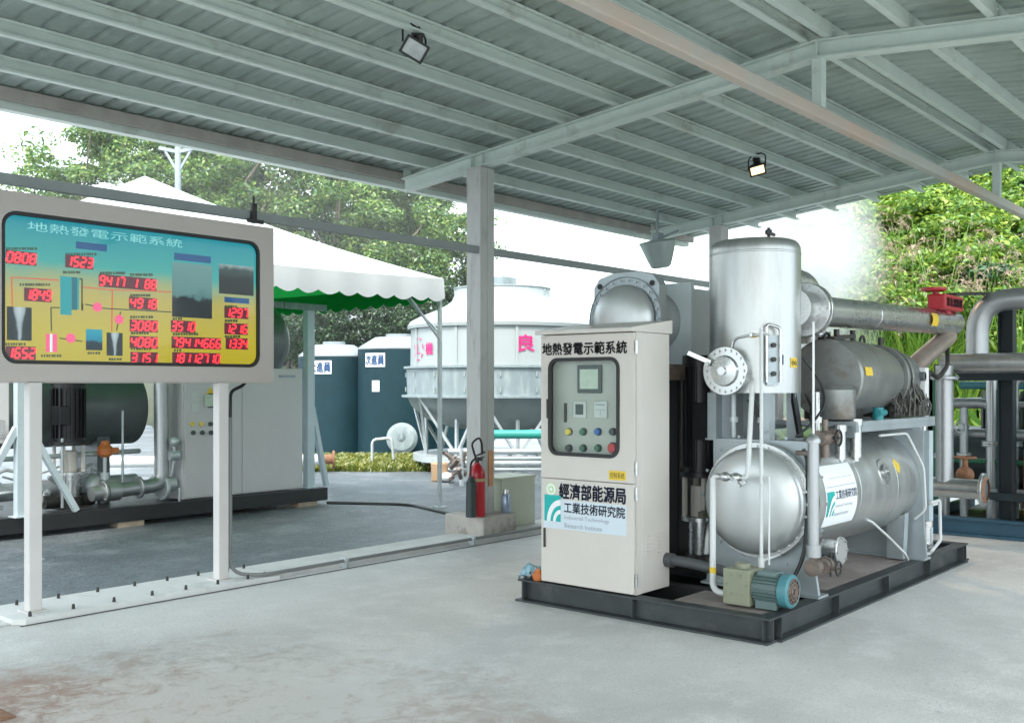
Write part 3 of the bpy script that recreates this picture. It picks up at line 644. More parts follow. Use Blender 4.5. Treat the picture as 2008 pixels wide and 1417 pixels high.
# ---------------------------------------------------------------- control cabinet
CX0, CX1, CY0, CY1, CZ0, CZ1 = 5.815, 6.27, 3.857, 4.672, .165, 1.965
CB = thing('control_cabinet', 'beige control cabinet with a glass window, buttons and Chinese lettering on the skid', 'control cabinet', (6.04, 4.26, .162))
cab = lambda u, v, d=0.: Vector((CX0 + d, u, v))
mb = MB(); mb.box((CX0 + .10, CY0, CZ0), (CX1, CY1, CZ1), 0, .006)
mb.box((CX0 + .03, CY0, CZ0), (CX0 + .0995, CY0 + .022, CZ1)); mb.box((CX0 + .03, CY1 - .022, CZ0), (CX0 + .0995, CY1, CZ1)); mb.box((CX0 + .03, CY0 + .0225, CZ1 - .02), (CX0 + .0995, CY1 - .0225, CZ1)); mb.box((CX0 + .03, CY0 + .0225, CZ0), (CX0 + .0995, CY1 - .0225, CZ0 + .05)); mb.box((CX0 + .03, CY0 + .0225, .90), (CX0 + .0995, CY1 - .0225, .94)); mb.build('body', 'beige_paint', CB)
mb = MB(); mb.extrude([(CX0 - .05, CY0 - .012, CZ1 + .002), (CX0 - .05, CY0 - .012, CZ1 + .028), (CX1 + .02, CY0 - .012, CZ1 + .10), (CX1 + .02, CY0 - .012, CZ1 + .002)], (0, CY1 - CY0 + .024, 0)); mb.build('roof', 'beige_paint', CB)
mb = MB(); ring_plate(mb, rrect(CY0 + .004, CY1 - .004, .930, CZ1 - .006, .006), rrect(3.987, 4.588, 1.105, 1.785, .07), cab, .026)
UD = mb.build('upper_door', 'beige_paint', CB)
mb = MB(); mb.box(cab(CY0 + .004, CZ0 + .006), cab(CY1 - .004, .922, .026), 0, .004); LD = mb.build('lower_door', 'beige_paint', CB)
mb = MB(); ring_plate(mb, rrect(3.975, 4.600, 1.093, 1.797, .08), rrect(4.0, 4.575, 1.118, 1.772, .055), lambda u, v, d: cab(u, v, d - .007), .03); mb.build('gasket', 'black_rubber', UD)
mb = MB(); quad(mb, (3.99, 4.585, 1.108, 1.782), lambda u, v: cab(u, v, .009)); mb.build('pane', 'glass', UD)
PD = .092; pan = lambda u, v, d=0.: cab(u, v, PD - d)
mb = MB(); mb.box(cab(CY0 + .023, .945, PD), cab(CY1 - .023, CZ1 - .025, PD + .007)); mb.build('instrument_panel', 'panel_inside', CB)
def pc(px, py): p = onx(px, py, CX0 + PD); return p.y, p.z
u, v = pc(1158, 743); mb = MB(); mb.box(pan(u - .105, v - .10), pan(u + .105, v + .10, .02), 0, .006); tp = mb.build('touch_screen', 'btn_dark', CB)
mb = MB(); mb.box(pan(u - .08, v - .07, .0205), pan(u + .08, v + .07, .022)); mb.build('display', 'lcd', tp)
for px, py, dark in ((1139, 803, 1), (1180, 803, 0)):
    u, v = pc(px, py); mb = MB(); mb.box(pan(u - .055, v - .06), pan(u + .055, v + .06, .018), 0, .004); mt = mb.build('meter', 'meter_face', CB)
    mb = MB()
    if dark: mb.box(pan(u - .035, v - .035, .0185), pan(u + .035, v + .04, .0195))
    else: mb.box(pan(u - .04, v - .002, .0185), pan(u + .04, v + .002, .0195)); mb.box(pan(u - .002, v - .04, .0185), pan(u + .002, v - .003, .0193)); mb.box(pan(u - .04, v + .03, .0185), pan(u + .04, v + .04, .0195))
    mb.build('dial', 'meter_dark' if dark else 'ink_grey', mt)
for j, (py, names) in enumerate(((846, ('btn_yellow', 'btn_green', 'btn_blue', 'btn_dark')), (878, ('btn_dark', 'btn_green', 'btn_green', 'btn_red')))):
    for i, nm in enumerate(names):
        u, v = pc((1117, 1145, 1174, 1203)[i], py); k = 1.5 if nm == 'btn_red' else 1
        mb = MB(); mb.cyl(pan(u, v), pan(u, v, .012), .028 * k, n=18); bt = mb.build('push_button', 'iron_dark', CB)
        mb = MB(); mb.cyl(pan(u, v, .0122), pan(u, v, .03), .024 * k, .021 * k, n=18); mb.build('cap', nm, bt)
mb = MB(); mb.box(cab(4.595, 1.36, -.012), cab(4.612, 1.5, .0), 0, .004); mb.box(pan(4.50, 1.33), pan(4.515, 1.47, .02), 0, .004); mb.build('handle', 'iron_dark', UD)
mb = MB(); mb.box(cab(4.625, .42, -.012), cab(4.64, .56, .0), 0, .004); mb.build('handle', 'iron_dark', LD)
def lettering(name, body, fit, m, parent, d=-.0022, bold=.0, to3=None):
    mb = MB(); text(mb, body, fit, to3 or (lambda u, v: cab(-u, v, d)), 0, bold); return mb.build(name, m, parent)
lettering('title_lettering', '地熱發電示範系統', (-4.655, -3.915, 1.818, 1.905), 'ink', UD, bold=.035)
lettering('agency_lettering', '經濟部能源局', (-4.50, -3.925, .785, .895), 'ink_blue', LD, bold=.035)
mb = MB(); mb.box(cab(3.92, .565, -.0015), cab(4.645, .775, .001)); mb.build('label_plate', 'sign_pale', LD)
lettering('institute_lettering', '工業技術研究院', (-4.455, -3.93, .685, .762), 'ink_blue', LD, -.0030, .025)
lettering('institute_lettering', 'Industrial Technology', (-4.45, -4.06, .632, .668), 'ink_grey', LD, -.0030)
lettering('institute_lettering', 'Research Institute', (-4.45, -4.12, .578, .612), 'ink_grey', LD, -.0030)
def logo(mb, u0, v0, w, h, to3, it, iw):                   # teal square crossed by two white curves
    quad(mb, (u0, u0 + w, v0, v0 + h), lambda u, v: to3(u, v, 0), it, 2, 8)
    for r0, r1, s in ((.30, .46, .0012), (.62, .84, .0012)):
        n = 10; p = []
        for i in range(n + 1):
            a = R(90 + 90 * i / n); p.append((r0, r1, a))
        for (q0, q1, a), (_, _, b_) in zip(p[:-1], p[1:]):
            f = lambda r, an: to3(u0 + w * (1 + r * math.cos(an)), v0 + h * max(0, r * math.sin(an)), s); mb.add([f(q0, a), f(q1, a), f(q1, b_), f(q0, b_)], [(0, 1, 2, 3)], iw)
mb = MB(); logo(mb, -4.635, .615, .15, .19, lambda u, v, s: cab(-u, v, -.0032 - s), 0, 1); mb.build('institute_logo', ['logo_teal', 'sign_white'], LD)
mb = MB()
for r, d, mi in ((.05, -.0018, 0), (.042, -.0024, 1), (.028, -.003, 0), (.013, -.0036, 1)):
    o_ = [cab(4.575 + r * math.cos(2 * math.pi * k / 24), .845 + r * math.sin(2 * math.pi * k / 24), d) for k in range(24)]; mb.add(o_, [tuple(range(24))], mi)
mb.build('agency_emblem', ['logo_lime', 'sign_white'], LD)
mb = MB(); mb.box(cab(3.925, .945, -.0015), cab(4.065, 1.01, .001)); st = mb.build('warning_sticker', 'yellow', UD)
lettering('warning_lettering', '控制系統', (-4.055, -3.935, .957, .997), 'ink', UD, -.0022)
mb = MB()
for z in (1.86, 1.03, .86, .27): mb.cyl((CX0 + .015, CY0 - .010, z - .045), (CX0 + .015, CY0 - .010, z + .045), .010, n=10)
mb.build('hinges', 'steel', CB)
mb = MB()
for i in range(6):
    z = .42 + .026 * i
    for x in (5.98, 6.12): mb.box((x, CY0 - .007, z), (x + .10, CY0 + .001, z + .010), 0, .002)
mb.build('louvre', 'beige_paint', CB)
mb = MB(); mb.tube([(6.23, 3.85, .36), (6.23, 3.72, .36), (6.26, 3.45, .33), (6.26, 3.30, .30)], .038, 16, .06); mb.cyl((6.23, 3.86, .36), (6.23, 3.80, .36), .05)
tag(mb.build('drain_hose', mat('hose_grey', (.075, .08, .085), .5, 0, .1)), 'dark grey hose pipe running from the cabinet side to the olive pump', 'hose')
# odds and ends left on the skid rail by the cabinet
mb = MB(); n = 12
vs = [(5.83 + .13 * (i / n) + .02 * mnoise.noise(Vector((i * .7, j * .9, 2))), 4.70 + .20 * (j / n) + .02 * mnoise.noise(Vector((i * .6, j * .8, 7))), .19 + .07 * mnoise.noise(Vector((i * .5, j * .5, 1))) + .055 * math.sin(math.pi * i / n) * math.sin(math.pi * j / n)) for i in range(n + 1) for j in range(n + 1)]
mb.add(vs, [(i * (n + 1) + j, i * (n + 1) + j + 1, (i + 1) * (n + 1) + j + 1, (i + 1) * (n + 1) + j) for i in range(n) for j in range(n)], 0, True)
tag(mb.build('work_cloth', 'cloth_blue'), 'crumpled pale blue cloth lying on the skid rail left of the control cabinet', 'cloth')
mb = MB(); mb.lathe([(0, 0), (.03, 0), (.042, .02), (.042, .05), (.028, .065), (.02, .085), (0, .085)], (5.835, 4.715, .162), (0, 0, 1), 18)
tag(mb.build('orange_plug', 'orange'), 'small orange plug lying beside the blue cloth on the skid rail', 'cap')

# ---------------------------------------------------------------- evaporator (large lower shell)
EY, EZ = 3.29, .80
EV = thing('evaporator_vessel', 'large horizontal stainless shell with domed end and square plates low on the skid', 'pressure vessel', (7.5, EY, .16))
def dome(mb, x, yc, zc, r, bulge, sgn=-1, mi=0):
    mb.lathe([(r, 0)] + [(r * math.cos(R(a)) ** .62, bulge * math.sin(R(a))) for a in range(10, 91, 10)], (x, yc, zc), (sgn, 0, 0), 48, mi)
mb = MB(); dome(mb, 6.44, EY, EZ, .368, .095); mb.lathe([(.369, 0), (.368, .12)], (6.56, EY, EZ), (-1, 0, 0), 48); mb.build('domed_end', 'dome_steel', EV)
mb = MB(); mb.flange((6.535, EY, EZ), (-1, 0, 0), .405, .045, .3, 28); mb.build('flange', 'steel', EV)
def support(mb, x, t, y0, y1, zt, foot):
    mb.extrude([(x, y0, zt), (x, y1, zt), (x, y1, .55), (x, y1 + foot, .17), (x, y0 - foot, .17), (x, y0, .55)], (t, 0, 0))
mb = MB(); support(mb, 6.585, .03, 2.94, 3.68, 1.215, .06); mb.box((6.54, 2.86, .16), (6.70, 3.76, .175)); mb.bolts((6.585, EY, EZ), (-1, 0, 0), .47, 16, .012, .012); mb.build('tube_plate', 'steel_plate', EV)
mb = MB(); mb.cyl((6.616, EY, EZ), (8.60, EY, EZ), .405, n=64, cap=False)
for x in (7.35, 8.1): mb.lathe([(.4055, 0), (.4075, .004), (.4075, .012), (.4055, .016)], (x, EY, EZ), (1, 0, 0), 64)
mb.build('shell', 'steel_soft', EV)
mb = MB(); support(mb, 8.60, .03, 2.86, 3.72, 1.24, .03); mb.box((8.55, 2.83, .16), (8.70, 3.75, .175)); mb.build('tube_plate', 'steel_plate', EV)
mb = MB(); dome(mb, 8.631, EY, EZ, .37, .2, 1); mb.build('domed_end', 'steel_soft', EV)
mb = MB(); mb.extrude([(8.44, 2.97, .17), (8.44, 3.10, .17), (8.44, 3.10, .47), (8.44, 2.95, .55)], (.09, 0, 0)); mb.build('saddle', 'steel_plate', EV)
cyl = lambda x, ang, d=0.: Vector((x, EY - (.405 + d) * math.cos(ang), EZ + (.405 + d) * math.sin(ang)))
q = ony(1735, 925, EY - .39); ha = math.asin((q.z - EZ) / .41)
mb = MB(); mb.lathe([(.02, 0), (.055, 0), (.06, .01), (.06, .03), (.04, .03), (.04, .015), (0.0, .015)], cyl(q.x, ha, -.004), (0, -math.cos(ha), math.sin(ha)), 24); mb.lathe([(.11, 0), (.10, .012), (.06, .014)], cyl(q.x, ha, -.009), (0, -math.cos(ha), math.sin(ha)), 28); mb.build('sight_port', 'steel', EV)
mb = MB(); a0 = ha + .08; k = .07; xx = q.x + .30
for i in range(8):
    f = lambda s, w: cyl(xx + w * (k - abs(s)) , a0 + s / .405, .0015); s0, s1 = -k + 2 * k * i / 8, -k + 2 * k * (i + 1) / 8
    mb.add([f(s0, -1), f(s0, 1), f(s1, 1), f(s1, -1)], [(0, 1, 2, 3)])
st = mb.build('warning_sticker', 'yellow', EV)
xs0, xs1 = 6.72, 7.27; su = lambda u, v, d=0.: cyl(xs0 + u, v / .405, .002 + d)
mb = MB()
for i in range(16): quad(mb, (0, .55, -.19 + .44 * i / 16, -.19 + .44 * (i + 1) / 16), lambda u, v: su(u, v), 0)
SG = mb.build('name_plate', 'sign_white', EV)
mb = MB(); text(mb, '工業技術研究院', (.16, .54, .0, .062), lambda u, v: su(u, v, .002), 0, .012); text(mb, 'Industrial Technology', (.16, .46, -.06, -.035), lambda u, v: su(u, v, .002), 1); text(mb, 'Research Institute', (.16, .41, -.115, -.09), lambda u, v: su(u, v, .002), 1)
quad(mb, (.03, .53, .09, .094), lambda u, v: su(u, v, .002), 1); quad(mb, (.10, .50, .15, .153), lambda u, v: su(u, v, .002), 1)
mb.build('name_lettering', ['ink_blue', 'ink_grey'], SG)
mb = MB(); logo(mb, .02, -.11, .12, .17, lambda u, v, s: su(u, v, .0035 + s * 2), 0, 1); mb.build('institute_logo', ['logo_teal', 'sign_white'], SG)
# filter pots on top of the shell
for px, py0, py1, r, y in ((1648, 836, 900, .038, 2.985), (1678, 824, 896, .042, 2.965)):
    a = ony(px, py0, y); b_ = ony(px, py1, y); mb = MB(); mb.cyl((a.x, y, b_.z), (a.x, y, a.z), r, n=20); mb.cyl((a.x, y, a.z - .035), (a.x, y, a.z + .012), r * 1.22, n=20); mb.cyl((a.x, y, b_.z - .03), (a.x, y, b_.z), r * .6); mb.tube([(a.x, y, a.z - .06), (a.x, y + .2, a.z - .06)], .015, 8)
    tag(mb.build('filter_pot', 'steel'), 'upright white metal filter pot on the evaporator top, ' + ('left and shorter of the two' if px < 1660 else 'right and taller of the two'), 'filter', 'filter pots on the evaporator')
a = ony(1618, 858, 2.97); t = thing('globe_valve', 'brown weathered valve with a black handwheel above the white name plate', 'valve', tuple(a))
mb = MB(); mb.ball(a, .055, 0, (1.3, 1, 1)); mb.cyl(a + Vector((-.13, 0, 0)), a + Vector((.13, 0, 0)), .03); mb.cyl(a + Vector((-.14, 0, 0)), a + Vector((-.115, 0, 0)), .055); mb.cyl(a + Vector((.115, 0, 0)), a + Vector((.14, 0, 0)), .055); mb.cyl(a, a + Vector((0, 0, .13)), .022); mb.cyl(a, a + Vector((0, 0, -.14)), .03); mb.build('body', 'rust_brown', t)
mb = MB(); c = a + Vector((.02, -.09, .0)); mb.tube([c + Vector((.055 * math.cos(2 * math.pi * k / 16), 0, .055 * math.sin(2 * math.pi * k / 16))) for k in range(17)], .008, 8, cap=False); mb.bar(c - Vector((.05, 0, 0)), c + Vector((.05, 0, 0)), .01); mb.cyl(a, c, .012); mb.build('handwheel', 'motor_black', t)

# ---------------------------------------------------------------- separator (upright vessel)
SX, SY = 6.86, 3.49
SP = thing('separator_tank', 'tall upright stainless separator vessel with a manhole, above the domed shell', 'pressure vessel', (SX, SY, 1.2))
mb = MB(); rs = .328
mb.lathe([(0, .0), (rs - .03, .0), (rs, .0), (rs, .02)], (SX, SY, 1.545), (0, 0, 1), 56)
mb.lathe([(rs, 0), (rs, .99)], (SX, SY, 1.565), (0, 0, 1), 64)
mb.lathe([(rs, 0)] + [(rs * (1 - (a / 90) ** 2.6 * .32) if a < 60 else rs * math.cos(R((a - 60) * 3)) * .888, .105 * math.sin(R(a))) for a in range(10, 91, 8)] + [(0, .107)], (SX, SY, 2.555), (0, 0, 1), 64)
mb.lathe([(rs + .0005, 0), (rs + .003, .004), (rs + .003, .012), (rs + .0005, .016)], (SX, SY, 2.545), (0, 0, 1), 64)
mb.build('shell', 'steel_soft', SP)
mb = MB(); mc = Vector((SX - rs - .10, SY, 1.70)); mb.cyl(mc, mc + Vector((.2, 0, 0)), .135, n=36); mb.flange(mc + Vector((.0, 0, 0)), (-1, 0, 0), .172, .03, 0, 20)
mb.lathe([(.11, 0), (.10, .02), (.03, .03), (.03, .05), (0, .05)], mc + Vector((-.03, 0, 0)), (-1, 0, 0), 24); mb.build('manhole', 'steel', SP)
mb = MB(); mb.bar(mc + Vector((-.05, .10, .06)), mc + Vector((-.12, .24, .13)), .035, .03); mb.cyl(mc + Vector((-.03, .11, .05)), mc + Vector((-.09, .11, .05)), .015); mb.build('lever', 'steel', SP)
mb = MB(); z = 2.16; mb.cyl((SX + .1, 3.24, z), (SX + .31, 3.24, z), .14, n=28); mb.flange((SX + .29, 3.24, z), (1, 0, 0), .20, .035, 0, 14); mb.build('outlet_nozzle', 'steel', SP)
for dx, dy in ((-.2, -.2), (-.2, .22), (.22, .22), (.22, -.2)):
    mb = MB(); mb.box((SX + dx - .045, SY + dy - .035, 1.20), (SX + dx + .045, SY + dy + .035, 1.545)); mb.box((SX + dx - .055, SY + dy - .05, 1.20), (SX + dx + .055, SY + dy + .05, 1.212)); mb.build('leg', 'steel_plate', SP)
mb = MB(); mb.tube([(SX + .02, SY - .1, 2.66), (SX + .02, SY - .1, 2.75)], .012, 8); mb.bar((SX - .02, SY - .1, 2.715), (SX + .07, SY - .12, 2.70), .02); mb.cyl((SX + .02, SY - .1, 2.70), (SX + .02, SY - .1, 2.735), .024, n=10); mb.build('vent_valve', 'motor_black', SP)
def onshell(px, py):
    d = ray(px, py); a = d.x ** 2 + d.y ** 2; b_ = -2 * (d.x * SX + d.y * SY); cc = SX ** 2 + SY ** 2 - rs ** 2; tt = (-b_ - math.sqrt(max(0, b_ * b_ - 4 * a * cc))) / 2 / a; return E0 + d * tt
def patch(p, w, h, name, m, par):
    an = math.atan2(p.y - SY, p.x - SX); mb = MB()
    for i in range(4):
        f = lambda s, v: Vector((SX + (rs + .002) * math.cos(an + s / rs), SY + (rs + .002) * math.sin(an + s / rs), p.z + v)); s0 = -w / 2 + w * i / 4; s1 = s0 + w / 4
        mb.add([f(s0, -h / 2), f(s1, -h / 2), f(s1, h / 2), f(s0, h / 2)], [(0, 1, 2, 3)])
    return mb.build(name, m, par), (lambda s, v: Vector((SX + (rs + .0035) * math.cos(an + s / rs), SY + (rs + .0035) * math.sin(an + s / rs), p.z + v)))
st, f = patch(onshell(1557, 711), .085, .07, 'warning_sticker', 'yellow', SP); mb = MB(); text(mb, '小心', (-.034, .034, -.02, .02), f, 0, .03); mb.build('warning_lettering', 'ink', st)
patch(onshell(1534, 705), .02, .07, 'blue_tag', 'sign_blue', SP); patch(onshell(1477, 658), .05, .03, 'yellow_tag', 'yellow', SP)
# level gauge frame on the front of the separator
p = onshell(1512, 700); an = math.atan2(p.y - SY, p.x - SX); o_ = Vector((math.cos(an), math.sin(an), 0)); tn = Vector((-o_.y, o_.x, 0)); gc = Vector((SX, SY, 0)) + o_ * (rs + .05)
t = thing('level_gauge', 'slim upright level gauge with two tubes and a bow handle on the separator front', 'gauge', (gc.x, gc.y, 1.6))
mb = MB()
for s in (-.05, .05): mb.tube([gc + tn * s + Vector((0, 0, 1.62)), gc + tn * s + Vector((0, 0, 1.98))], .011, 10)
mb.tube([gc - tn * .05 + Vector((0, 0, 1.94)), gc - tn * .05 + Vector((0, 0, 2.03)), gc + tn * .05 + Vector((0, 0, 2.00)), gc + tn * .05 + Vector((0, 0, 1.94))], .012, 10, .03); mb.build('tubes', 'steel', t)
mb = MB(); q0 = gc + o_ * -.02; mb.bar(q0 + Vector((0, 0, 1.6)), q0 + Vector((0, 0, 1.95)), .085, .012, up=o_); mb.build('back_plate', 'steel_plate', t)
for z in (1.88, 1.78, 1.68): mb = MB(); mb.cyl(gc - o_ * .012 + Vector((0, 0, z)), gc + o_ * .012 + Vector((0, 0, z)), .017, n=14); mb.build('port', 'iron_dark', t)
a = onshell(1432, 688); b_ = onshell(1436, 664); c_ = onshell(1470, 657); o2 = Vector((-.7, -.7, 0)) * .02
mb = MB(); mb.tube([a + o2, b_ + o2, c_ + o2 * 1.5, onshell(1490, 657) + o2], .008, 8, .04); mb.box(c_ + o2 - Vector((.02, .02, .015)), c_ + o2 + Vector((.02, .0, .015)), 0, .003); mb.build('impulse_line', 'steel', SP)
mb = MB(); mb.tube([onshell(1566, 700) + Vector((.02, -.02, 0)), (7.05, 3.06, 1.62), (6.98, 3.0, 1.46), (6.80, 3.02, 1.33), (6.66, 3.08, 1.24)], .009, 8, .12); mb.build('sensor_cable', 'motor_black', SP)
for k, (x, y) in enumerate(((6.72, 3.36), (6.70, 3.58), (7.02, 3.08))): mb = MB(); mb.tube([(x, y, 1.22), (x, y, 1.55)], .02, 10); mb.cyl((x, y, 1.33), (x, y, 1.37), .035, n=12); mb.build('drain_leg', ('white_pipe', 'galv', 'steel')[k], SP)
# elbow behind the separator
mb = MB(); mb.tube([(SX + .25, SY - .04, 2.40), (SX + .84, SY - .06, 2.40), (SX + .84, SY - .06, 1.93)], .10, 24, .26); mb.flange((SX + .84, SY - .06, 2.02), (0, 0, -1), .15, .03, 0, 10)
tag(mb.build('elbow_pipe', 'steel'), 'short curved steel elbow pipe bending down behind the separator', 'pipe')
# steam line to the right
mb = MB(); mb.tube([(7.22, 3.24, 2.16), (10.25, 3.13, 2.20)], .116, 32); mb.flange((7.20, 3.24, 2.16), (1, 0, 0), .20, .035, 0, 14); mb.lathe([(.1165, 0), (.12, .005), (.12, .015), (.1165, .02)], (8.3, 3.20, 2.175), (1, -.036, .013), 32)
SPIPE = tag(mb.build('steam_pipe', 'steel'), 'long straight steel steam pipe running right from the separator flange', 'pipe')
q = ony(1828, 632, 3.06); mb = MB()
for i in range(5):
    f = lambda s, x: Vector((q.x + x, 3.145 - .1185 * math.cos(s), 2.19 + .1185 * math.sin(s))); s0 = -.5 + .2 * i * 1.0; mb.add([f(s0, -.08), f(s0, .08), f(s0 + .2, .08), f(s0 + .2, -.08)], [(0, 1, 2, 3)])
mb.build('yellow_tag', 'yellow', SPIPE)

# ---------------------------------------------------------------- turbine generator above the shell
GX, GY, GZ = 7.47, 3.22, 1.655
GN = thing('turbine_generator', 'dark weathered grey turbine generator lying on the deck behind the separator', 'generator', (8.3, GY, 1.28))
mb = MB(); mb.lathe([(0, 0), (.285, 0), (.30, .012), (.30, .03)], (GX, GY, GZ), (1, 0, 0), 48); mb.lathe([(.295, 0), (.305, .25), (.30, .55), (.27, .85), (.245, 1.0)], (GX + .03, GY, GZ), (1, 0, 0), 56); mb.build('housing', 'gen_grey', GN)
mb = MB(); mb.flange((GX + 1.02, GY, GZ), (1, 0, 0), .285, .05, .2, 18); mb.flange((GX + 1.16, GY, GZ), (1, 0, 0), .275, .05, .2, 18); mb.cyl((GX + 1.04, GY, GZ), (GX + 1.24, GY, GZ), .235, n=40); mb.build('coupling', 'gen_grey', GN)
mb = MB(); mb.lathe([(.235, 0), (.24, .2), (.215, .32), (.15, .42), (.06, .46), (0, .46)], (GX + 1.24, GY, GZ), (1, 0, 0), 44); mb.lathe([(.04, 0), (.04, .05), (0, .05)], (GX + 1.45, GY - .22, GZ + .02), (0, -1, 0), 14); mb.build('end_cover', mat('cover_blue', (.17, .19, .19), .4, .5, .15), GN)
for x, z, h in ((GX + .18, .31, .07), (GX + .5, .305, .08), (GX + 1.1, .28, .07)): mb = MB(); mb.cyl((x, GY - .02, GZ + z - .01), (x, GY - .02, GZ + z + h), .022, n=12); mb.build('top_plug', 'iron_dark', GN)
for x in (GX + .75, GX + .05): mb = MB(); mb.tube([(x + .05 * math.cos(R(a)), GY, GZ + .295 + .05 * math.sin(R(a))) for a in range(0, 181, 20)], .012, 8); mb.build('lifting_eye', 'iron_dark', GN)
mb = MB(); mb.bar((GX + .03, GY, GZ + .30), (GX + .45, GY, GZ + .335), .13, .03); mb.build('top_pad', 'iron_dark', GN)
mb = MB(); mb.box((GX + .08, GY - .2, 1.335), (GX + .26, GY + .2, 1.42)); mb.build('foot', 'iron_dark', GN)
mb = MB(); mb.box((GX + .9, GY - .18, 1.335), (GX + 1.02, GY + .18, 1.45)); mb.build('foot', 'iron_dark', GN)
q = ony(1700, 728, GY - .28); mb = MB()
for i in range(4):
    rr = .2975; f = lambda s, x: Vector((q.x + x, GY - (rr + .004) * math.cos(s), GZ + (rr + .004) * math.sin(s))); s0 = math.asin((q.z - GZ) / .3) - .11 + .055 * i; mb.add([f(s0, -.07), f(s0, .07), f(s0 + .055, .07), f(s0 + .055, -.07)], [(0, 1, 2, 3)])
mb.build('warning_sticker', 'yellow', GN)
mb = MB(); rng = random.Random(3)
for k in range(46):                                          # small oil lines and fittings under the coupling
    x = GX + .80 + rng.random() * .75; y = GY - .20 - rng.random() * .09; z0 = 1.34; z1 = 1.42 + rng.random() * .26
    mb.tube([(x, y, z0), (x + rng.uniform(-.04, .04), y - .02, (z0 + z1) / 2), (x + rng.uniform(-.06, .06), y + .03, z1)], rng.choice((.004, .006, .008)), 7)
    if k % 4 == 1: mb.box((x - .03, y - .02, z0), (x + .03, y + .03, z0 + .05 + .1 * rng.random()), 0, .004)
    if k % 3 == 0: mb.cyl((x, y - .03, z0 + .06), (x, y + .03, z0 + .06), .022, n=10)
mb.build('oil_lines', mat('line_mix', (.09, .09, .08), .45, .4, .6, 20), GN)
mb = MB(); mb.cyl((GX + .3, GY - .30, 1.335), (GX + .3, GY - .30, 1.43), .04, n=14); mb.cyl((GX + .24, GY - .32, 1.39), (GX + .38, GY - .32, 1.39), .025, n=12); mb.build('oil_valve', mat('valve_teal', (.02, .22, .24), .4), GN)
mb = MB(); mb.lathe([(.13, 0), (.14, .02), (.14, .22), (.11, .25), (0, .25)], (GX - .06, GY - .12, 1.345), (0, 0, 1), 24); mb.tube([(GX - .02, GY - .2, 1.5), (GX + .06, GY - .26, 1.62), (GX + .05, GY - .27, 1.7)], .02, 10, .05); mb.build('oil_pot', 'gen_grey', GN)
# deck above the shell
DK = thing('equipment_deck', 'flat grey steel deck carrying the generator above the evaporator shell', 'deck', (8.1, 3.22, 1.2))
mb = MB(); mb.box((7.36, 2.93, 1.295), (9.12, 3.70, 1.33)); mb.build('deck_plate', 'steel_plate', DK)
mb = MB(); mb.bar((7.36, 2.945, 1.272), (9.12, 2.945, 1.272), .03, .044); mb.bar((7.36, 3.685, 1.272), (9.12, 3.685, 1.272), .03, .044); mb.build('edge_beam', 'steel_plate', DK)
for x, y in ((9.05, 2.97), (9.05, 3.66)): mb = MB(); mb.box((x - .05, y - .03, .165), (x + .05, y + .03, 1.206)); mb.build('post', 'light_steel', DK)
for q in (((8.92, 2.95, 1.332), (9.02, 3.0, 1.75)), ((7.38, 3.56, 1.332), (7.48, 3.62, 1.98))): mb = MB(); mb.box(*q); mb.build('bracket', 'white_paint', DK)
for x, y in ((7.42, 2.98), (7.42, 3.64)): mb = MB(); mb.box((x - .04, y - .03, 1.21 if y < 3.2 else .165), (x + .04, y + .03, 1.21 if y > 3.2 else 1.29)); mb.build('post', 'steel_plate', DK)

# ---------------------------------------------------------------- condenser (upper vessel behind the cabinet)
QY, QZ = 4.40, 2.10
CD = thing('condenser_vessel', 'horizontal vessel with a bolted domed end standing behind the control cabinet', 'pressure vessel', (7.0, QY, .16))
mb = MB(); dome(mb, 6.50, QY, QZ, .27, .12); mb.build('domed_end', 'dome_steel', CD)
mb = MB(); w = .30
mb.extrude([(6.52, QY - w, .17), (6.52, QY - w, QZ + .26), (6.52, QY - w + .05, QZ + .33), (6.52, QY - .12, QZ + .365), (6.52, QY + .12, QZ + .365), (6.52, QY + w - .05, QZ + .33), (6.52, QY + w, QZ + .26), (6.52, QY + w, .17)], (.10, 0, 0))
mb.lathe([(.272, .0), (.325, .0), (.33, .004), (.33, .022)], (6.519, QY, QZ), (-1, 0, 0), 48); mb.bolts((6.497, QY, QZ), (-1, 0, 0), 0.302, 26, .011, .012)
mb.build('tube_plate', 'steel_plate', CD)
mb = MB()
for s in (-1, 1): mb.cyl((6.517, QY + s * .24, QZ + .27), (6.512, QY + s * .24, QZ + .27), .022, n=14)
mb.build('lifting_hole', 'black_rubber', CD)
mb = MB(); mb.cyl((6.62, QY, QZ), (6.92, QY, QZ), .245, n=40); mb.cyl((6.965, QY, QZ), (8.3, QY, QZ), .30, n=48); mb.build('shell', 'steel_soft', CD)
mb = MB(); mb.box((6.92, QY - .34, QZ - .34), (6.963, QY + .34, QZ + .30)); mb.box((6.97, QY - .305, QZ - .32), (7.55, QY + .305, QZ + .26)); mb.build('casing', mat('casing_pale', (.58, .66, .69), .45, .1, .05), CD)
mb = MB(); mb.box((8.2, QY - .3, .17), (8.26, QY + .3, 1.85)); mb.build('rear_support', 'steel_plate', CD)
mb = MB(); mb.bar((6.63, QY - .28, 1.70), (8.2, QY - .28, 1.70), .08, .12); mb.bar((6.63, QY + .28, 1.70), (8.2, QY + .28, 1.70), .08, .12); mb.build('carrier_beam', 'rust_brown', CD)
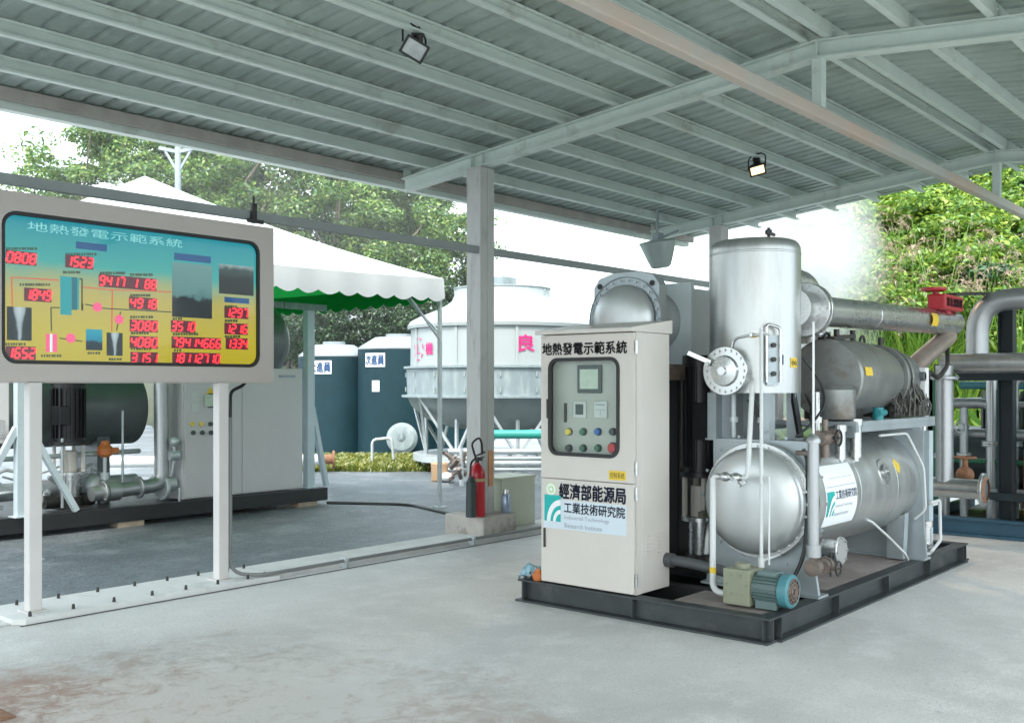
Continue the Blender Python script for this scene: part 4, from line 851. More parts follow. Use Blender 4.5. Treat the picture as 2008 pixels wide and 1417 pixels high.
# vertical black pump behind the cabinet
def vpump(x, y, z0, zm, z1, r, label):
    t = thing('vertical_pump', label, 'pump', (x, y, z0), 'upright black motor pumps')
    mb = MB(); mb.cyl((x, y, zm), (x, y, z1), r * .86, n=28); mb.cyl((x, y, z1 - .05), (x, y, z1 + .03), r * .95, n=28)
    for k in range(20): a = 2 * math.pi * k / 20; mb.bar((x + r * .92 * math.cos(a), y + r * .92 * math.sin(a), zm + .05), (x + r * .92 * math.cos(a), y + r * .92 * math.sin(a), z1 - .06), .008, .03, up=(math.cos(a), math.sin(a), 0))
    mb.box((x - r * 1.15, y - r * 1.25, zm + .3 * (z1 - zm)), (x - r * .5, y - r * .2, zm + .62 * (z1 - zm)), 0, .01); mb.cyl((x, y, zm - .03), (x, y, zm + .01), r * 1.1, n=28); mb.build('motor', 'motor_black', t)
    mb = MB(); zc = z0 + (zm - z0) * .55
    for k in range(4): a = R(45 + 90 * k); mb.bar((x + r * .85 * math.cos(a), y + r * .85 * math.sin(a), zc), (x + r * .85 * math.cos(a), y + r * .85 * math.sin(a), zm - .03), .03)
    mb.cyl((x, y, zc), (x, y, zm - .1), r * .5, n=18); mb.build('lantern', 'beige_paint', t)
    mb = MB(); mb.cyl((x, y, z0 + .12), (x, y, zc), r * .62, n=24); mb.cyl((x, y, zc - .03), (x, y, zc), r, n=24); mb.build('barrel', 'steel', t)
    mb = MB(); mb.box((x - r, y - r, z0), (x + r, y + r, z0 + .02)); mb.cyl((x, y, z0 + .02), (x, y, z0 + .13), r * .8, n=20); mb.cyl((x - r * 1.5, y, z0 + .08), (x + r * 1.5, y, z0 + .08), r * .4, n=18); mb.build('base', 'iron_dark', t)
    return t
vpump(6.98, 4.02, .165, .92, 1.80, .14, 'black upright motor pump in the gap between control cabinet and domed shell')
mb = MB(); mb.box((6.96, 4.2, .165), (7.6, 4.72, 1.74), 0, .01); mb.build('relay_box', 'motor_black', CD)
mb = MB(); mb.bar((6.8, 3.82, .17), (7.15, 3.85, .95), .06, .05); mb.bar((7.3, 3.8, .17), (6.95, 3.86, .9), .04, .04); mb.bar((6.75, 3.88, .62), (7.3, 3.8, .66), .05); mb.build('strut_frame', mat('frame_olive', (.16, .16, .12), .6, 0, .2), CD)
mb = MB(); mb.bar((6.96, 3.42, 1.22), (6.90, 3.55, 1.5), .07, .05); mb.bar((7.0, 3.2, 1.22), (7.05, 3.28, 1.54), .035); mb.tube([(7.05, 3.1, 1.22), (7.0, 3.12, 1.35), (7.1, 3.16, 1.44), (7.1, 3.2, 1.54)], .014, 8); mb.build('drain_pipes', 'motor_black', SP)

# ---------------------------------------------------------------- olive gear pump in front
t = thing('gear_pump', 'olive pump block with a small finned motor and teal end ring at the skid corner', 'pump', (6.1, 3.0, .16))
mb = MB(); mb.box((6.0, 3.09, .165), (6.20, 3.285, .40), 0, .012); mb.bolts((6.0, 3.19, .30), (-1, 0, 0), .07, 6, .008, .008); mb.cyl((6.1, 3.19, .40), (6.1, 3.19, .43), .05, n=18); mb.build('pump_block', 'olive', t)
mb = MB(); mb.cyl((6.1, 3.088, .285), (6.1, 2.905, .285), .083, n=32)
for k in range(24): a = 2 * math.pi * k / 24; mb.bar((6.1 + .092 * math.cos(a), 3.08, .285 + .092 * math.sin(a)), (6.1 + .092 * math.cos(a), 2.91, .285 + .092 * math.sin(a)), .006, .022, up=(math.cos(a), 0, math.sin(a)))
mb.box((6.04, 2.93, .37), (6.16, 3.06, .40), 0, .008); mb.box((6.02, 2.92, .165), (6.05, 3.06, .215)); mb.box((6.15, 2.92, .165), (6.18, 3.06, .215)); mb.build('motor', 'motor_green', t)
mb = MB(); mb.lathe([(.10, 0), (.108, .004), (.108, .06), (.095, .072), (.085, .072)], (6.1, 2.905, .285), (0, -1, 0), 32); mb.build('fan_cover', 'teal_ring', t)
mb = MB(); mb.lathe([(.086, 0), (.086, .004), (0, .004)], (6.1, 2.845, .285), (0, -1, 0), 28)
for k in range(12): a = 2 * math.pi * k / 12; mb.bar((6.1 + .02 * math.cos(a), 2.835, .285 + .02 * math.sin(a)), (6.1 + .084 * math.cos(a), 2.835, .285 + .084 * math.sin(a)), .008, .006, up=(0, 1, 0))
for r in (.03, .055, .08): mb.tube([(6.1 + r * math.cos(2 * math.pi * k / 24), 2.832, .285 + r * math.sin(2 * math.pi * k / 24)) for k in range(25)], .004, 6, cap=False)
mb.build('fan_grille', 'rust_brown', t)

# ---------------------------------------------------------------- front pipework
t = thing('drain_pipe', 'white pipe with a lever valve running down before the domed end to the pump', 'pipe', (6.15, 3.43, .2))
mb = MB(); mb.tube([(6.13, 3.43, .975), (6.13, 3.43, .205), (6.13, 3.29, .205)], .021, 14, .07); mb.tube([(6.13, 3.43, .93), (6.13, 3.43, .985), (6.14, 3.18, .985), (6.14, 3.172, 1.06), (6.20, 3.172, 1.62), (6.42, 3.3, 1.66)], .017, 12, .035); mb.build('pipe', 'white_pipe', t)
mb = MB(); mb.ball((6.135, 3.34, .985), .032, 0, (1, 1.3, 1)); mb.ball((6.135, 3.26, .985), .032, 0, (1, 1.3, 1)); mb.cyl((6.135, 3.40, .985), (6.135, 3.21, .985), .02, n=12); mb.bar((6.11, 3.30, 1.0), (6.09, 3.20, .935), .022, .012); mb.bar((6.11, 3.22, .93), (6.11, 3.17, .965), .018); mb.build('valve', 'steel', t)
mb = MB(); mb.cyl((6.13, 3.43, .33), (6.13, 3.43, .37), .0225, n=14); mb.build('tape', 'yellow', t)
mb = MB(); mb.tube([(6.185, 3.10, 1.98), (6.185, 3.10, .43)], .012, 12); mb.tube([(6.185, 3.045, 1.0), (6.185, 3.045, .42)], .007, 8); mb.cyl((6.185, 3.10, .40), (6.185, 3.10, .46), .022, n=12); mb.tube([(6.185, 3.1, 1.95), (6.5, 3.2, 1.95)], .010, 8); mb.tube([(6.185, 3.1, .44), (6.5, 3.12, .44)], .010, 8)
tag(mb.build('sight_tube', 'white_pipe'), 'thin straight white tube standing upright before the domed shell end', 'tube')
lx, ly = 6.40, 2.835
t = thing('level_column', 'thick light grey level column with rusty valves at its foot beside the shell', 'level column', (lx, ly, .3))
mb = MB(); mb.cyl((lx, ly, .50), (lx, ly, 1.22), .037, n=24); mb.lathe([(.048, 0), (.048, .02), (.03, .05), (.014, .06)], (lx, ly, 1.22), (0, 0, 1), 20); mb.cyl((lx, ly, .47), (lx, ly, .55), .05, n=22); mb.build('column', 'alu_pipe', t)
mb = MB(); mb.cyl((lx, ly, 1.26), (lx, ly, 2.02), .0085, n=8); mb.build('rod', 'white_paint', t)
mb = MB(); mb.tube([(lx, ly, .50), (lx, ly, .38), (lx + .25, ly + .02, .38)], .024, 12, .05); mb.cyl((lx + .12, ly, .38), (lx + .20, ly + .015, .38), .052, n=16); mb.cyl((lx - .03, ly, .40), (lx + .03, ly, .40), .058, n=16); mb.cyl((lx + .22, ly + .02, .38), (lx + .245, ly + .02, .38), .06, n=16); mb.cyl((lx + .16, ly - .10, .38), (lx + .16, ly, .38), .014, n=8); mb.tube([(lx, ly, 1.15), (lx, ly + .12, 1.15)], .016, 10); mb.build('valve', 'rust_brown', t)
mb = MB(); c = Vector((lx + .16, ly - .105, .38)); mb.tube([c + Vector((.045 * math.cos(2 * math.pi * k / 16), 0, .045 * math.sin(2 * math.pi * k / 16))) for k in range(17)], .007, 6, cap=False); mb.bar(c - Vector((.04, 0, 0)), c + Vector((.04, 0, 0)), .009); mb.cyl((lx + .28, ly, .30), (lx + .28, ly, .46), .008, n=8); mb.build('handwheel', 'iron_dark', t)
mb = MB(); mb.cyl((6.92, 2.99, .44), (6.92, 2.86, .44), .075, n=24); mb.flange((6.92, 2.875, .44), (0, -1, 0), .10, .02, 0, 8); mb.build('side_port', 'steel', EV)
mb = MB(); mb.tube([(6.50, 2.95, 1.17), (6.50, 2.92, 1.10), (6.50, 2.92, .75), (6.47, 2.93, .45), (6.38, 3.02, .20)], .014, 10, .1)
tag(mb.build('power_cable', 'motor_black'), 'black cable hanging down the edge of the square tube plate to the motor', 'cable')
def tubeo(name, pts, r, m, label, cat, bend=.03, n=8): mb = MB(); mb.tube(pts, r, n, bend); return tag(mb.build(name, m), label, cat)
tubeo('impulse_tube', [(7.75, 2.90, 1.215), (8.28, 2.88, 1.215), (8.50, 2.82, .93), (8.52, 2.81, .58), (8.52, 2.9, .5)], .010, 'white_pipe', 'thin white tube bending along the upper right side of the big shell', 'tube', .05)
a = ony(1705, 1022, 2.93); b_ = ony(1775, 1085, 2.9); tubeo('capillary_tube', [(a.x, 3.0, a.z + .02), (a.x + .03, 2.93, a.z), ((a.x + b_.x) / 2, 2.91, (a.z + b_.z) / 2 + .01), (b_.x, 2.9, b_.z), (b_.x + .15, 2.93, .17)], .010, 'white_pipe', 'thin white tube slanting down from the shell belly to the skid deck', 'tube')
tubeo('drain_tube', [(8.9, 2.9, .60), (9.15, 2.9, .60), (9.17, 2.9, .25), (8.8, 2.86, .20)], .014, 'white_pipe', 'white square bent tube at the right rear corner of the generator skid', 'tube', .04)
mb = MB(); mb.cyl((8.86, 2.92, .165), (8.86, 2.92, .40), .04, n=18); mb.cyl((8.86, 2.92, .40), (8.86, 2.92, .45), .055, n=18); mb.cyl((8.78, 2.90, .24), (8.9, 2.90, .24), .03, n=12); tag(mb.build('drain_pot', 'steel'), 'small upright metal drain pot on the skid under the right end of the shell', 'pot')
tubeo('signal_cable', [(8.95, 3.0, 1.62), (9.05, 2.96, 1.72), (9.35, 2.98, 1.66), (9.75, 3.02, 1.78), (10.0, 3.1, 1.95)], .022, 'motor_black', 'black sagging cable between the generator end and the steam pipe', 'cable', .12)
tubeo('slant_pipe', [(9.08, 3.15, 1.72), (10.15, 3.14, 2.07)], .085, mat('lagging', (.38, .31, .27), .4, .6, .2, 8), 'short slanting pipe rising from the generator end to the steam pipe', 'pipe', None, 20)
# red valve actuator on the steam pipe
q = ony(1852, 594, 3.1)
AC = thing('valve_actuator', 'red valve actuator with dark lettering on top of the steam pipe', 'actuator', (q.x, 3.1, q.z - .1))
mb = MB(); mb.box((q.x - .30, 3.0, q.z - .075), (q.x + .24, 3.16, q.z + .065), 0, .015); mb.cyl((q.x + .02, 3.1, q.z - .22), (q.x + .02, 3.1, q.z - .07), .05, n=16); mb.box((q.x + .24, 3.06, q.z - .04), (q.x + .31, 3.13, q.z + .04), 0, .01); mb.build('housing', 'red_valve', AC)
mb = MB(); mb.lathe([(.09, 0), (.11, .01), (.11, .03), (0, .035)], (q.x - .30, 3.1, q.z + .09), (0, 0, 1), 24); mb.cyl((q.x - .25, 3.1, q.z + .06), (q.x - .25, 3.1, q.z + .10), .03); mb.build('handwheel', 'red_valve', AC)
mb = MB(); text(mb, '緊急遮斷閥', (q.x - .25, q.x + .19, q.z - .045, q.z + .035), lambda u, v: Vector((u, 2.998, v)), 0, .04); mb.build('lettering', 'ink', AC)
mb = MB(); mb.bar((q.x + .2, 3.10, q.z + .095), (q.x + 1.9, 3.0, q.z + .22), .10, .03); mb.build('bracket_arm', 'iron_dark', AC)

# ---------------------------------------------------------------- pipe rack at the right edge
PR = thing('pipe_rack', 'dark steel pipe rack on a blue base frame at the right edge behind the skid', 'pipe rack', (11.6, 2.6, 0))
mb = MB(); mb.box((11.3, .4, .004), (11.52, 3.95, .03)); mb.box((11.39, .4, .03), (11.41, 3.95, .17)); mb.box((11.33, .4, .17), (11.47, 3.95, .19)); mb.bar((11.49, 3.9, .1), (13.5, 3.9, .1), .1, .18); mb.build('base_beam', 'blue_beam', PR)
for x, y in ((11.65, 3.0), (11.75, 1.0), (13.4, 3.0)):
    mb = MB(); mb.box((x - .075, y - .075, .02), (x + .075, y - .06, 2.62)); mb.box((x - .075, y + .06, .02), (x + .075, y + .075, 2.62)); mb.box((x - .006, y - .06, .02), (x + .006, y + .06, 2.62)); mb.build('column', 'steel_blue', PR)
mb = MB(); mb.bar((11.5, 3.45, 1.70), (11.5, .6, 1.70), .09, .10); mb.bar((11.73, 2.9, 2.5), (13.3, 3.0, 2.5), .08); mb.bar((11.6, 3.5, .42), (11.6, .6, .42), .08); mb.build('cross_beam', 'steel_blue', PR)
rp = lambda name, pts, r, m, label, bend=None, fl=None: None
def rack_pipe(pts, r, m, label, bend=None, flanges=()):
    mb = MB(); mb.tube(pts, r, 20, bend)
    for c, ax in flanges: mb.flange(c, ax, r * 1.65, .03, 0, 8)
    return tag(mb.build('rack_pipe', m), label, 'pipe', 'pipes on the rack')
rack_pipe([(10.95, 3.10, 1.78), (10.95, 3.10, 2.46), (10.98, 2.0, 2.46), (10.98, .6, 2.46)], .108, 'alu_pipe', 'silver pipe bending from vertical to horizontal above the dark rack column', .34)
rack_pipe([(10.85, 3.42, 1.82), (10.85, 2.6, 1.82), (10.85, .6, 1.80)], .10, 'steel_soft', 'horizontal grey pipe crossing behind the dark rack column at mid height')
rack_pipe([(10.75, 3.36, .62), (10.75, 3.36, 1.80)], .085, 'alu_pipe', 'thick bright vertical pipe left of the dark rack column', None, [((10.75, 3.36, 1.66), (0, 0, 1))])
rack_pipe([(10.70, 3.55, .60), (10.70, 3.55, 1.78)], .038, 'steel', 'thin vertical pipe close beside the thick bright one')
rack_pipe([(10.75, 3.85, .56), (10.75, 2.98, .56)], .10, 'steel_soft', 'low horizontal pipe with a rusty end flange beneath the vertical pipes', None, [((10.75, 3.0, .56), (0, -1, 0))])
rack_pipe([(11.9, 3.05, .2), (11.9, 3.05, 1.66)], .055, 'galv', 'galvanised vertical pipe directly beside the dark rack column')
mb = MB(); mb.lathe([(.10, 0), (.13, .02), (.13, .05), (.10, .07)], (10.75, 3.02, .56), (0, -1, 0), 24); mb.ball((10.95, 3.22, .68), .09); mb.cyl((10.95, 3.22, .68), (10.95, 3.22, .86), .03); mb.tube([(10.95 + .1 * math.cos(R(a)), 3.22 + .1 * math.sin(R(a)), .86) for a in range(0, 361, 24)], .012, 6); mb.build('rusty_valve', 'rust', PR)
mb = MB(); mb.box((12.3, 3.86, .25), (12.42, 4.10, 1.75)); mb.box((12.3, 3.98, .25), (12.7, 4.10, 1.75)); mb.build('green_frame', 'green_frame', PR)
mb = MB(); mb.box((12.6, 3.98, .2), (12.66, 4.06, 1.85)); mb.build('brown_post', mat('brown_post', (.10, .055, .04), .6, 0, .2), PR)
mb = MB(); mb.box((12.1, 3.14, .3), (12.3, 3.26, 1.55)); mb.box((12.6, 3.25, .3), (12.9, 3.33, 1.7)); mb.build('heat_plates', mat('plate_teal', (.02, .13, .16), .45, 0, .15), PR)
mb = MB(); rng = random.Random(8)
for k in range(16):
    y = rng.uniform(.8, 3.5); z = rng.uniform(.3, 1.55); x = rng.uniform(12.2, 13.4)
    if k % 2: mb.tube([(x, y, .2), (x, y, z), (x, y - rng.uniform(.3, .8), z)], rng.choice((.03, .05, .07)), 10, .1)
    else: mb.box((x, y, z), (x + rng.uniform(.15, .4), y + rng.uniform(.1, .3), z + rng.uniform(.1, .3)), 0, .01)
mb.build('small_pipework', 'frp_grey', PR)
mb = MB(); mb.cyl((11.62, 2.62, 1.92), (11.62, 2.4, 1.92), .05, n=14); mb.bar((11.5, 2.5, 1.92), (11.5, 2.1, 1.92), .03); mb.build('gauge', 'red_valve', PR)
mb = MB()
for k in range(5): mb.cyl((11.9 + .1 * k, 2.55 - .25 * k, .2), (11.9 + .1 * k, 2.55 - .25 * k, .62), .07, n=14)
mb.box((11.95, 2.75, .2), (12.05, 2.85, .9)); mb.build('pump_row', 'iron_dark', PR)
mb = MB(); mb.box((11.75, 2.8, .2), (11.83, 2.86, .85)); mb.build('orange_post', 'orange', PR)
for y0, y1, z1, m in ((.9, 2.2, 1.62, 'plate_teal'), (2.75, 3.1, 1.6, 'steel_blue'), (3.2, 3.6, 1.45, 'gen_grey')):
    mb = MB(); n = 14
    for k in range(n): a = y0 + (y1 - y0) * k / n; mb.box((13.0, a, .2), (13.5, a + (y1 - y0) / n * .7, z1), 0, .01)
    mb.box((12.96, y0 - .03, .15), (13.54, y0 - .005, z1 + .08)); mb.box((12.96, y1 + .005, .15), (13.54, y1 + .03, z1 + .08)); mb.build('plate_exchanger', m, PR)
mb = MB(); mb.cyl((12.7, -1.0, 1.15), (12.7, 2.2, 1.15), .35, n=28); mb.cyl((13.2, 2.4, .7), (13.2, 4.6, .7), .4, n=28); mb.build('side_vessel', 'dark_tank', PR)
mb = MB(); mb.box((11.53, .4, .03), (13.9, 3.84, .1)); mb.build('base_pan', 'skid_dark', PR)
mb = MB()
for y in (1.6, 2.3): mb.tube([(12.0, y, .2), (12.0, y, 1.3), (12.6, y, 1.3)], .05, 10, .15); mb.cyl((12.0, y, .7), (12.0, y, .76), .09, n=14)
for k in range(6): mb.cyl((11.85, 1.0 + k * .3, .12), (11.85, 1.0 + k * .3, .55), .08, n=12)
mb.build('riser_pipes', 'galv', PR)
rng = random.Random(21)
for k in range(16):                                          # silver risers packed behind the dark column
    x = rng.uniform(11.9, 12.8); y = 3.75 - k * .21 + rng.uniform(-.05, .05); r = rng.choice((.03, .045, .06, .08)); zt = rng.uniform(1.1, 1.72); mb = MB()
    if k % 3 == 0: mb.tube([(x, y, .12), (x, y, zt), (x + .1, y - .5, zt), (x + .1, y - .5, .3)], r, 14, r * 2.4)
    elif k % 3 == 1: mb.tube([(x, y, .12), (x, y, zt), (x + .6, y, zt)], r, 14, r * 2.4)
    else: mb.tube([(x, y, .12), (x, y, zt)], r, 14)
    mb.flange((x, y, zt * .55), (0, 0, 1), r * 1.8, .025, 0, 6); mb.flange((x, y, zt * .55 + .027), (0, 0, 1), r * 1.8, .025, 0, 6)
    if k % 2: mb.cyl((x - .09, y, zt * .8), (x + .09, y, zt * .8), r * .8, n=12); mb.tube([(x - .12 + .0 * a, y + .06 * math.cos(R(a)), zt * .8 + .06 * math.sin(R(a))) for a in range(0, 361, 30)], .008, 6)
    mb.build('riser_pipe', ('alu_pipe', 'galv', 'steel_soft')[k % 3], PR)
for k in range(5):
    z = (.42, .75, 1.05, 1.38, 1.6)[k]; mb = MB(); mb.tube([(12.0 + .1 * k, 3.7, z), (12.0 + .1 * k, .6, z - .02)], (.05, .03, .06, .035, .045)[k], 12); mb.flange((12.0 + .1 * k, 2.7 - .3 * k, z), (0, 1, 0), .1, .03, 0, 6); mb.build('header_pipe', ('galv', 'green_frame', 'alu_pipe', 'steel_soft', 'teal_ring')[k], PR)

# ---------------------------------------------------------------- second unit under the tent
GL = -.03
UK = thing('equipment_skid', 'black skid frame lying on the dark yard under the white tent', 'skid', (6.5, 11.8, GL))
mb = MB()
for y in (11.02, 13.0): mb.box((3.6, y - .06, .03), (8.98, y + .06, .20), 0, .004)
mb.box((8.86, 11.09, .03), (8.979, 12.93, .20)); mb.box((3.6, 11.09, .03), (3.72, 12.93, .20)); mb.build('rail', 'skid_dark', UK)
mb = MB(); mb.box((3.73, 11.085, .12), (8.85, 12.93, .17)); mb.build('deck_plate', 'skid_dark', UK)
for x in (6.1, 8.65, 4.4): mb = MB(); mb.box((x - .16, 10.97, GL), (x + .16, 11.15, .029)); mb.build('timber_block', 'wood', UK)
t = thing('switch_cabinet', 'wide grey two door switch cabinet with small buttons on the black skid under the tent', 'switch cabinet', (7.75, 11.4, .2))
mb = MB(); mb.box((6.84, 11.10, .205), (8.66, 11.75, 1.82), 0, .006); mb.build('body', 'cabinet_grey', t)
xs = 7.68
for x0, x1 in ((6.86, xs - .004), (xs + .004, 8.64)):
    mb = MB(); mb.box((x0, 11.075, .22), (x1, 11.099, 1.80), 0, .004); d = mb.build('door', 'cabinet_grey', t)
    if x0 < 7:
        def pf(px, py): p = ony(px, py, 11.075); return p.x, p.z
        mb = MB(); x, z = pf(405, 793); mb.box((7.18, 11.06, 1.32), (7.43, 11.074, 1.50), 0, .004); s_ = mb.build('meter_screen', 'iron_dark', d)
        mb = MB(); mb.box((7.12, 11.0565, 1.335), (7.33, 11.0595, 1.485)); mb.build('display', 'lcd', s_)
        for (px, py, nm) in ((376, 831, 'btn_yellow'), (394, 831, 'btn_yellow'), (412, 831, 'btn_dark'), (378, 848, 'btn_dark'), (396, 848, 'btn_dark'), (413, 848, 'btn_dark')):
            x, z = pf(px, py); mb = MB(); mb.cyl((x, 11.0745, z), (x, 11.05, z), .028, n=14); mb.build('push_button', nm, d)
        for px, py in ((381, 778), (381, 798)): x, z = pf(px, py); mb = MB(); mb.box((x - .05, 11.063, z - .05), (x + .05, 11.074, z + .05)); mb.build('meter', 'meter_face', d)
        mb = MB(); x, z = pf(412, 772); mb.extrude([(x - .09, 11.073, z - .06), (x + .09, 11.073, z - .06), (x, 11.073, z + .09)], (0, -.003, 0)); mb.build('warning_sticker', 'yellow', d)
    else:
        mb = MB(); mb.box((8.25, 11.07, 1.70), (8.52, 11.0745, 1.735)); mb.build('maker_plate', 'ink_grey', d)
mb = MB(); mb.cyl((5.4, 12.2, 2.22), (8.80, 12.2, 2.22), .52, n=48); mb.lathe([(.52, 0), (.50, .08), (.38, .2), (.2, .27), (0, .29)], (8.801, 12.2, 2.22), (1, 0, 0), 48)
TK = tag(mb.build('upper_vessel', 'dark_tank'), 'dark grey horizontal vessel above the two door switch cabinet', 'pressure vessel')
mb = MB(); mb.cyl((4.0, 12.1, 1.32), (6.70, 12.1, 1.32), .46, n=48); mb.lathe([(.46, 0), (.44, .07), (.3, .17), (0, .22)], (4.0, 12.1, 1.32), (-1, 0, 0), 40)
for x in (4.6, 6.2): mb.box((x - .08, 11.8, .17), (x + .08, 12.4, 1.0))
tag(mb.build('lower_vessel', 'dark_tank'), 'dark grey horizontal vessel behind the black pump below the display board', 'pressure vessel')
# light steel stands with slanted braces
def stand(x, y, zt, legs, label):
    t = thing('support_stand', label, 'steel stand', (x, y, .2), 'pale steel support stands')
    mb = MB(); mb.box((x - .06, y - .05, .2), (x + .06, y + .05, zt)); mb.box((x - .10, y - .09, .2), (x + .10, y + .09, .212)); mb.build('post', 'light_steel', t)
    for dx, z in legs: mb = MB(); mb.bar((x + math.copysign(.05, dx), y, z), (x + dx, y, .21), .07, .06); mb.build('brace', 'light_steel', t)
stand(4.86, 11.0, 2.6, ((-.55, 1.15), (.60, 1.2)), 'pale steel post with two slanting braces behind the left board post')
stand(8.80, 11.14, 2.65, ((.30, 1.3),), 'tall pale steel post at the right end of the tent skid, with one brace')
mb = MB(); mb.box((8.3, 11.0, 2.62), (9.0, 11.1, 2.70)); mb.bar((6.3, 11.05, 2.66), (8.29, 11.05, 2.66), .07, .08); mb.bar((4.2, 11.05, 2.64), (6.29, 11.05, 2.66), .07, .08)
tag(mb.build('top_rail', 'frp_grey'), 'dark grey steel rail across the tops of the pale posts under the tent', 'rail')
vp = vpump(5.58, 11.42, .2, .95, 1.62, .19, 'black upright motor pump with silver barrel seen between the white board posts')
mb = MB(); mb.box((4.0, 11.1, .98), (4.78, 11.14, 1.75), 0, .01)
for k in range(7): mb.box((4.1, 11.088, 1.05 + .03 * k), (4.72, 11.099, 1.062 + .03 * k))
tag(mb.build('louvred_panel', 'cabinet_grey'), 'pale louvred metal panel at the far left beneath the display board', 'panel')
t = thing('insulated_pipe', 'shiny silver pipe low on the tent skid, rising beside the grey switch cabinet', 'pipe', (5.9, 11.2, .2))
mb = MB(); mb.tube([(5.72, 11.17, .36), (6.62, 11.2, .40), (6.62, 11.22, 2.5)], .085, 20, .16); mb.flange((5.85, 11.178, .37), (1, 0, 0), .13, .03, 0, 8); mb.flange((6.3, 11.192, .39), (1, 0, 0), .13, .03, 0, 8); mb.cyl((5.90, 11.18, .37), (6.05, 11.18, .375), .115, n=20); mb.build('pipe', 'alu_pipe', t)
mb = MB(); mb.flange((6.62, 11.21, .36), (1, 0, 0), .15, .04, 0, 8); mb.cyl((6.66, 11.2, .40), (6.78, 11.19, .40), .09, n=16); mb.tube([(6.72, 11.15, .5), (6.74, 11.1, .75), (6.70, 11.08, .95)], .02, 8); mb.cyl((6.66, 11.1, .75), (6.78, 11.1, .75), .06, n=14); mb.ball((6.72, 11.08, .92), .06); mb.tube([(6.75, 11.02, .2), (6.75, 11.02, .36)], .012, 8); mb.build('valve', 'galv', t)
mb = MB(); mb.tube([(4.4, 11.6, .40), (5.3, 11.6, .42), (6.5, 11.6, .42)], .10, 18); mb.tube([(4.5, 11.3, .45), (4.5, 11.3, .8), (5.3, 11.35, .8), (6.5, 11.5, .8)], .03, 10, .08); mb.tube([(5.45, 11.3, .2), (5.45, 11.3, 1.0)], .018, 8); mb.tube([(6.2, 11.35, .3), (6.2, 11.35, 1.3)], .015, 8)
mb.ball((5.9, 11.5, .42), .15); mb.flange((5.6, 11.6, .42), (1, 0, 0), .15, .03, 0, 8); mb.build('back_pipes', 'galv', t)
mb = MB(); mb.lathe([(0, 0), (.05, 0), (.085, .03), (.09, .10), (.07, .13), (.05, .15), (.05, .19), (0, .19)], (5.98, 11.35, .76), (0, 0, 1), 20); mb.box((5.93, 11.28, .80), (6.12, 11.34, .87), 0, .01); tag(mb.build('orange_actuator', 'orange'), 'small orange valve actuator on the pipes behind the black pump', 'actuator')
mb = MB(); mb.cyl((5.98, 11.35, .42), (5.98, 11.35, .76), .022, n=10); mb.cyl((5.98, 11.35, .5), (5.98, 11.35, .58), .05, n=12); mb.build('valve_stem', 'galv', t)
mb = MB(); rng = random.Random(5)
for k in range(26):
    x = rng.uniform(3.9, 6.6); z = .22 + rng.random() * .35; y = rng.uniform(11.3, 11.9); mb.tube([(x, y, z), (x + rng.uniform(-.3, .3), y + rng.uniform(-.1, .1), z + rng.uniform(-.1, .25)), (x + rng.uniform(-.5, .5), y, z + rng.uniform(-.1, .1))], rng.choice((.012, .02, .035)), 8, .05)
    if k % 3 == 0: mb.ball((x, y, z), rng.uniform(.05, .09))
tag(mb.build('pipe_fittings', 'galv'), 'tangle of small galvanised fittings low on the tent skid behind the silver pipe', 'pipe fittings')

# ---------------------------------------------------------------- tent
TX0, TX1, TY0, TY1, TZ, TP = 4.30, 9.76, 9.50, 15.1, 3.02, 4.34
TN = thing('tent', 'white peaked canopy tent with scalloped valance and green underside over the equipment', 'tent', (7.19, 12.45, GL))
pk = Vector(((TX0 + TX1) / 2, (TY0 + TY1) / 2, TP))
def canopy(off, name, m):
    mb = MB(); cs = [Vector((TX0, TY0, TZ)), Vector((TX1, TY0, TZ)), Vector((TX1, TY1, TZ)), Vector((TX0, TY1, TZ))]; n = 14
    for a, b_ in zip(cs, cs[1:] + cs[:1]):
        vs, fs = [], []
        for i in range(n + 1):
            for j in range(n + 1):
                s = i / n; e = a.lerp(b_, j / n); p = e.lerp(pk, s); sag = .09 * math.sin(math.pi * s) * (1 - .6 * math.sin(math.pi * j / n)) + .05 * math.sin(math.pi * j / n) * (1 - s) * 1.2
                vs.append(p - Vector((0, 0, sag + off)))
        for i in range(n):
            for j in range(n): k = i * (n + 1) + j; fs.append((k, k + 1, k + n + 2, k + n + 1))
        mb.add(vs, fs, 0, True)
    return mb.build(name, m, TN)
canopy(0, 'canopy_top', 'tent_white'); canopy(.012, 'canopy_lining', 'tent_under')
for a, b_, inn in ((Vector((TX0, TY0, 0)), Vector((TX1, TY0, 0)), (0, 1, 0)), (Vector((TX1, TY0, 0)), Vector((TX1, TY1, 0)), (-1, 0, 0)), (Vector((TX0, TY0, 0)), Vector((TX0, TY1, 0)), (1, 0, 0)), (Vector((TX0, TY1, 0)), Vector((TX1, TY1, 0)), (0, -1, 0))):
    for off, m, nm in ((0, 'valance_white', 'valance'), (.01, 'tent_under', 'valance_lining')):
        mb = MB(); L = (b_ - a).length; ns = round(L / .30); n = ns * 8; iw = Vector(inn); vs = []
        for i in range(n + 1):
            f = (i % 8) / 8; p = a.lerp(b_, i / n) + iw * off; wob = .012 * math.sin(i * .35); sag = .06 * math.sin(math.pi * i / n)
            vs += [p + Vector((0, 0, TZ - sag - .003)), p - iw * (.015 + wob) + Vector((0, 0, TZ - .26 - sag * .6 - .05 * abs(math.sin(math.pi * f))))]
        mb.add(vs, [(2 * i, 2 * i + 1, 2 * i + 3, 2 * i + 2) for i in range(n)], 0, True); mb.build(nm, m, TN)
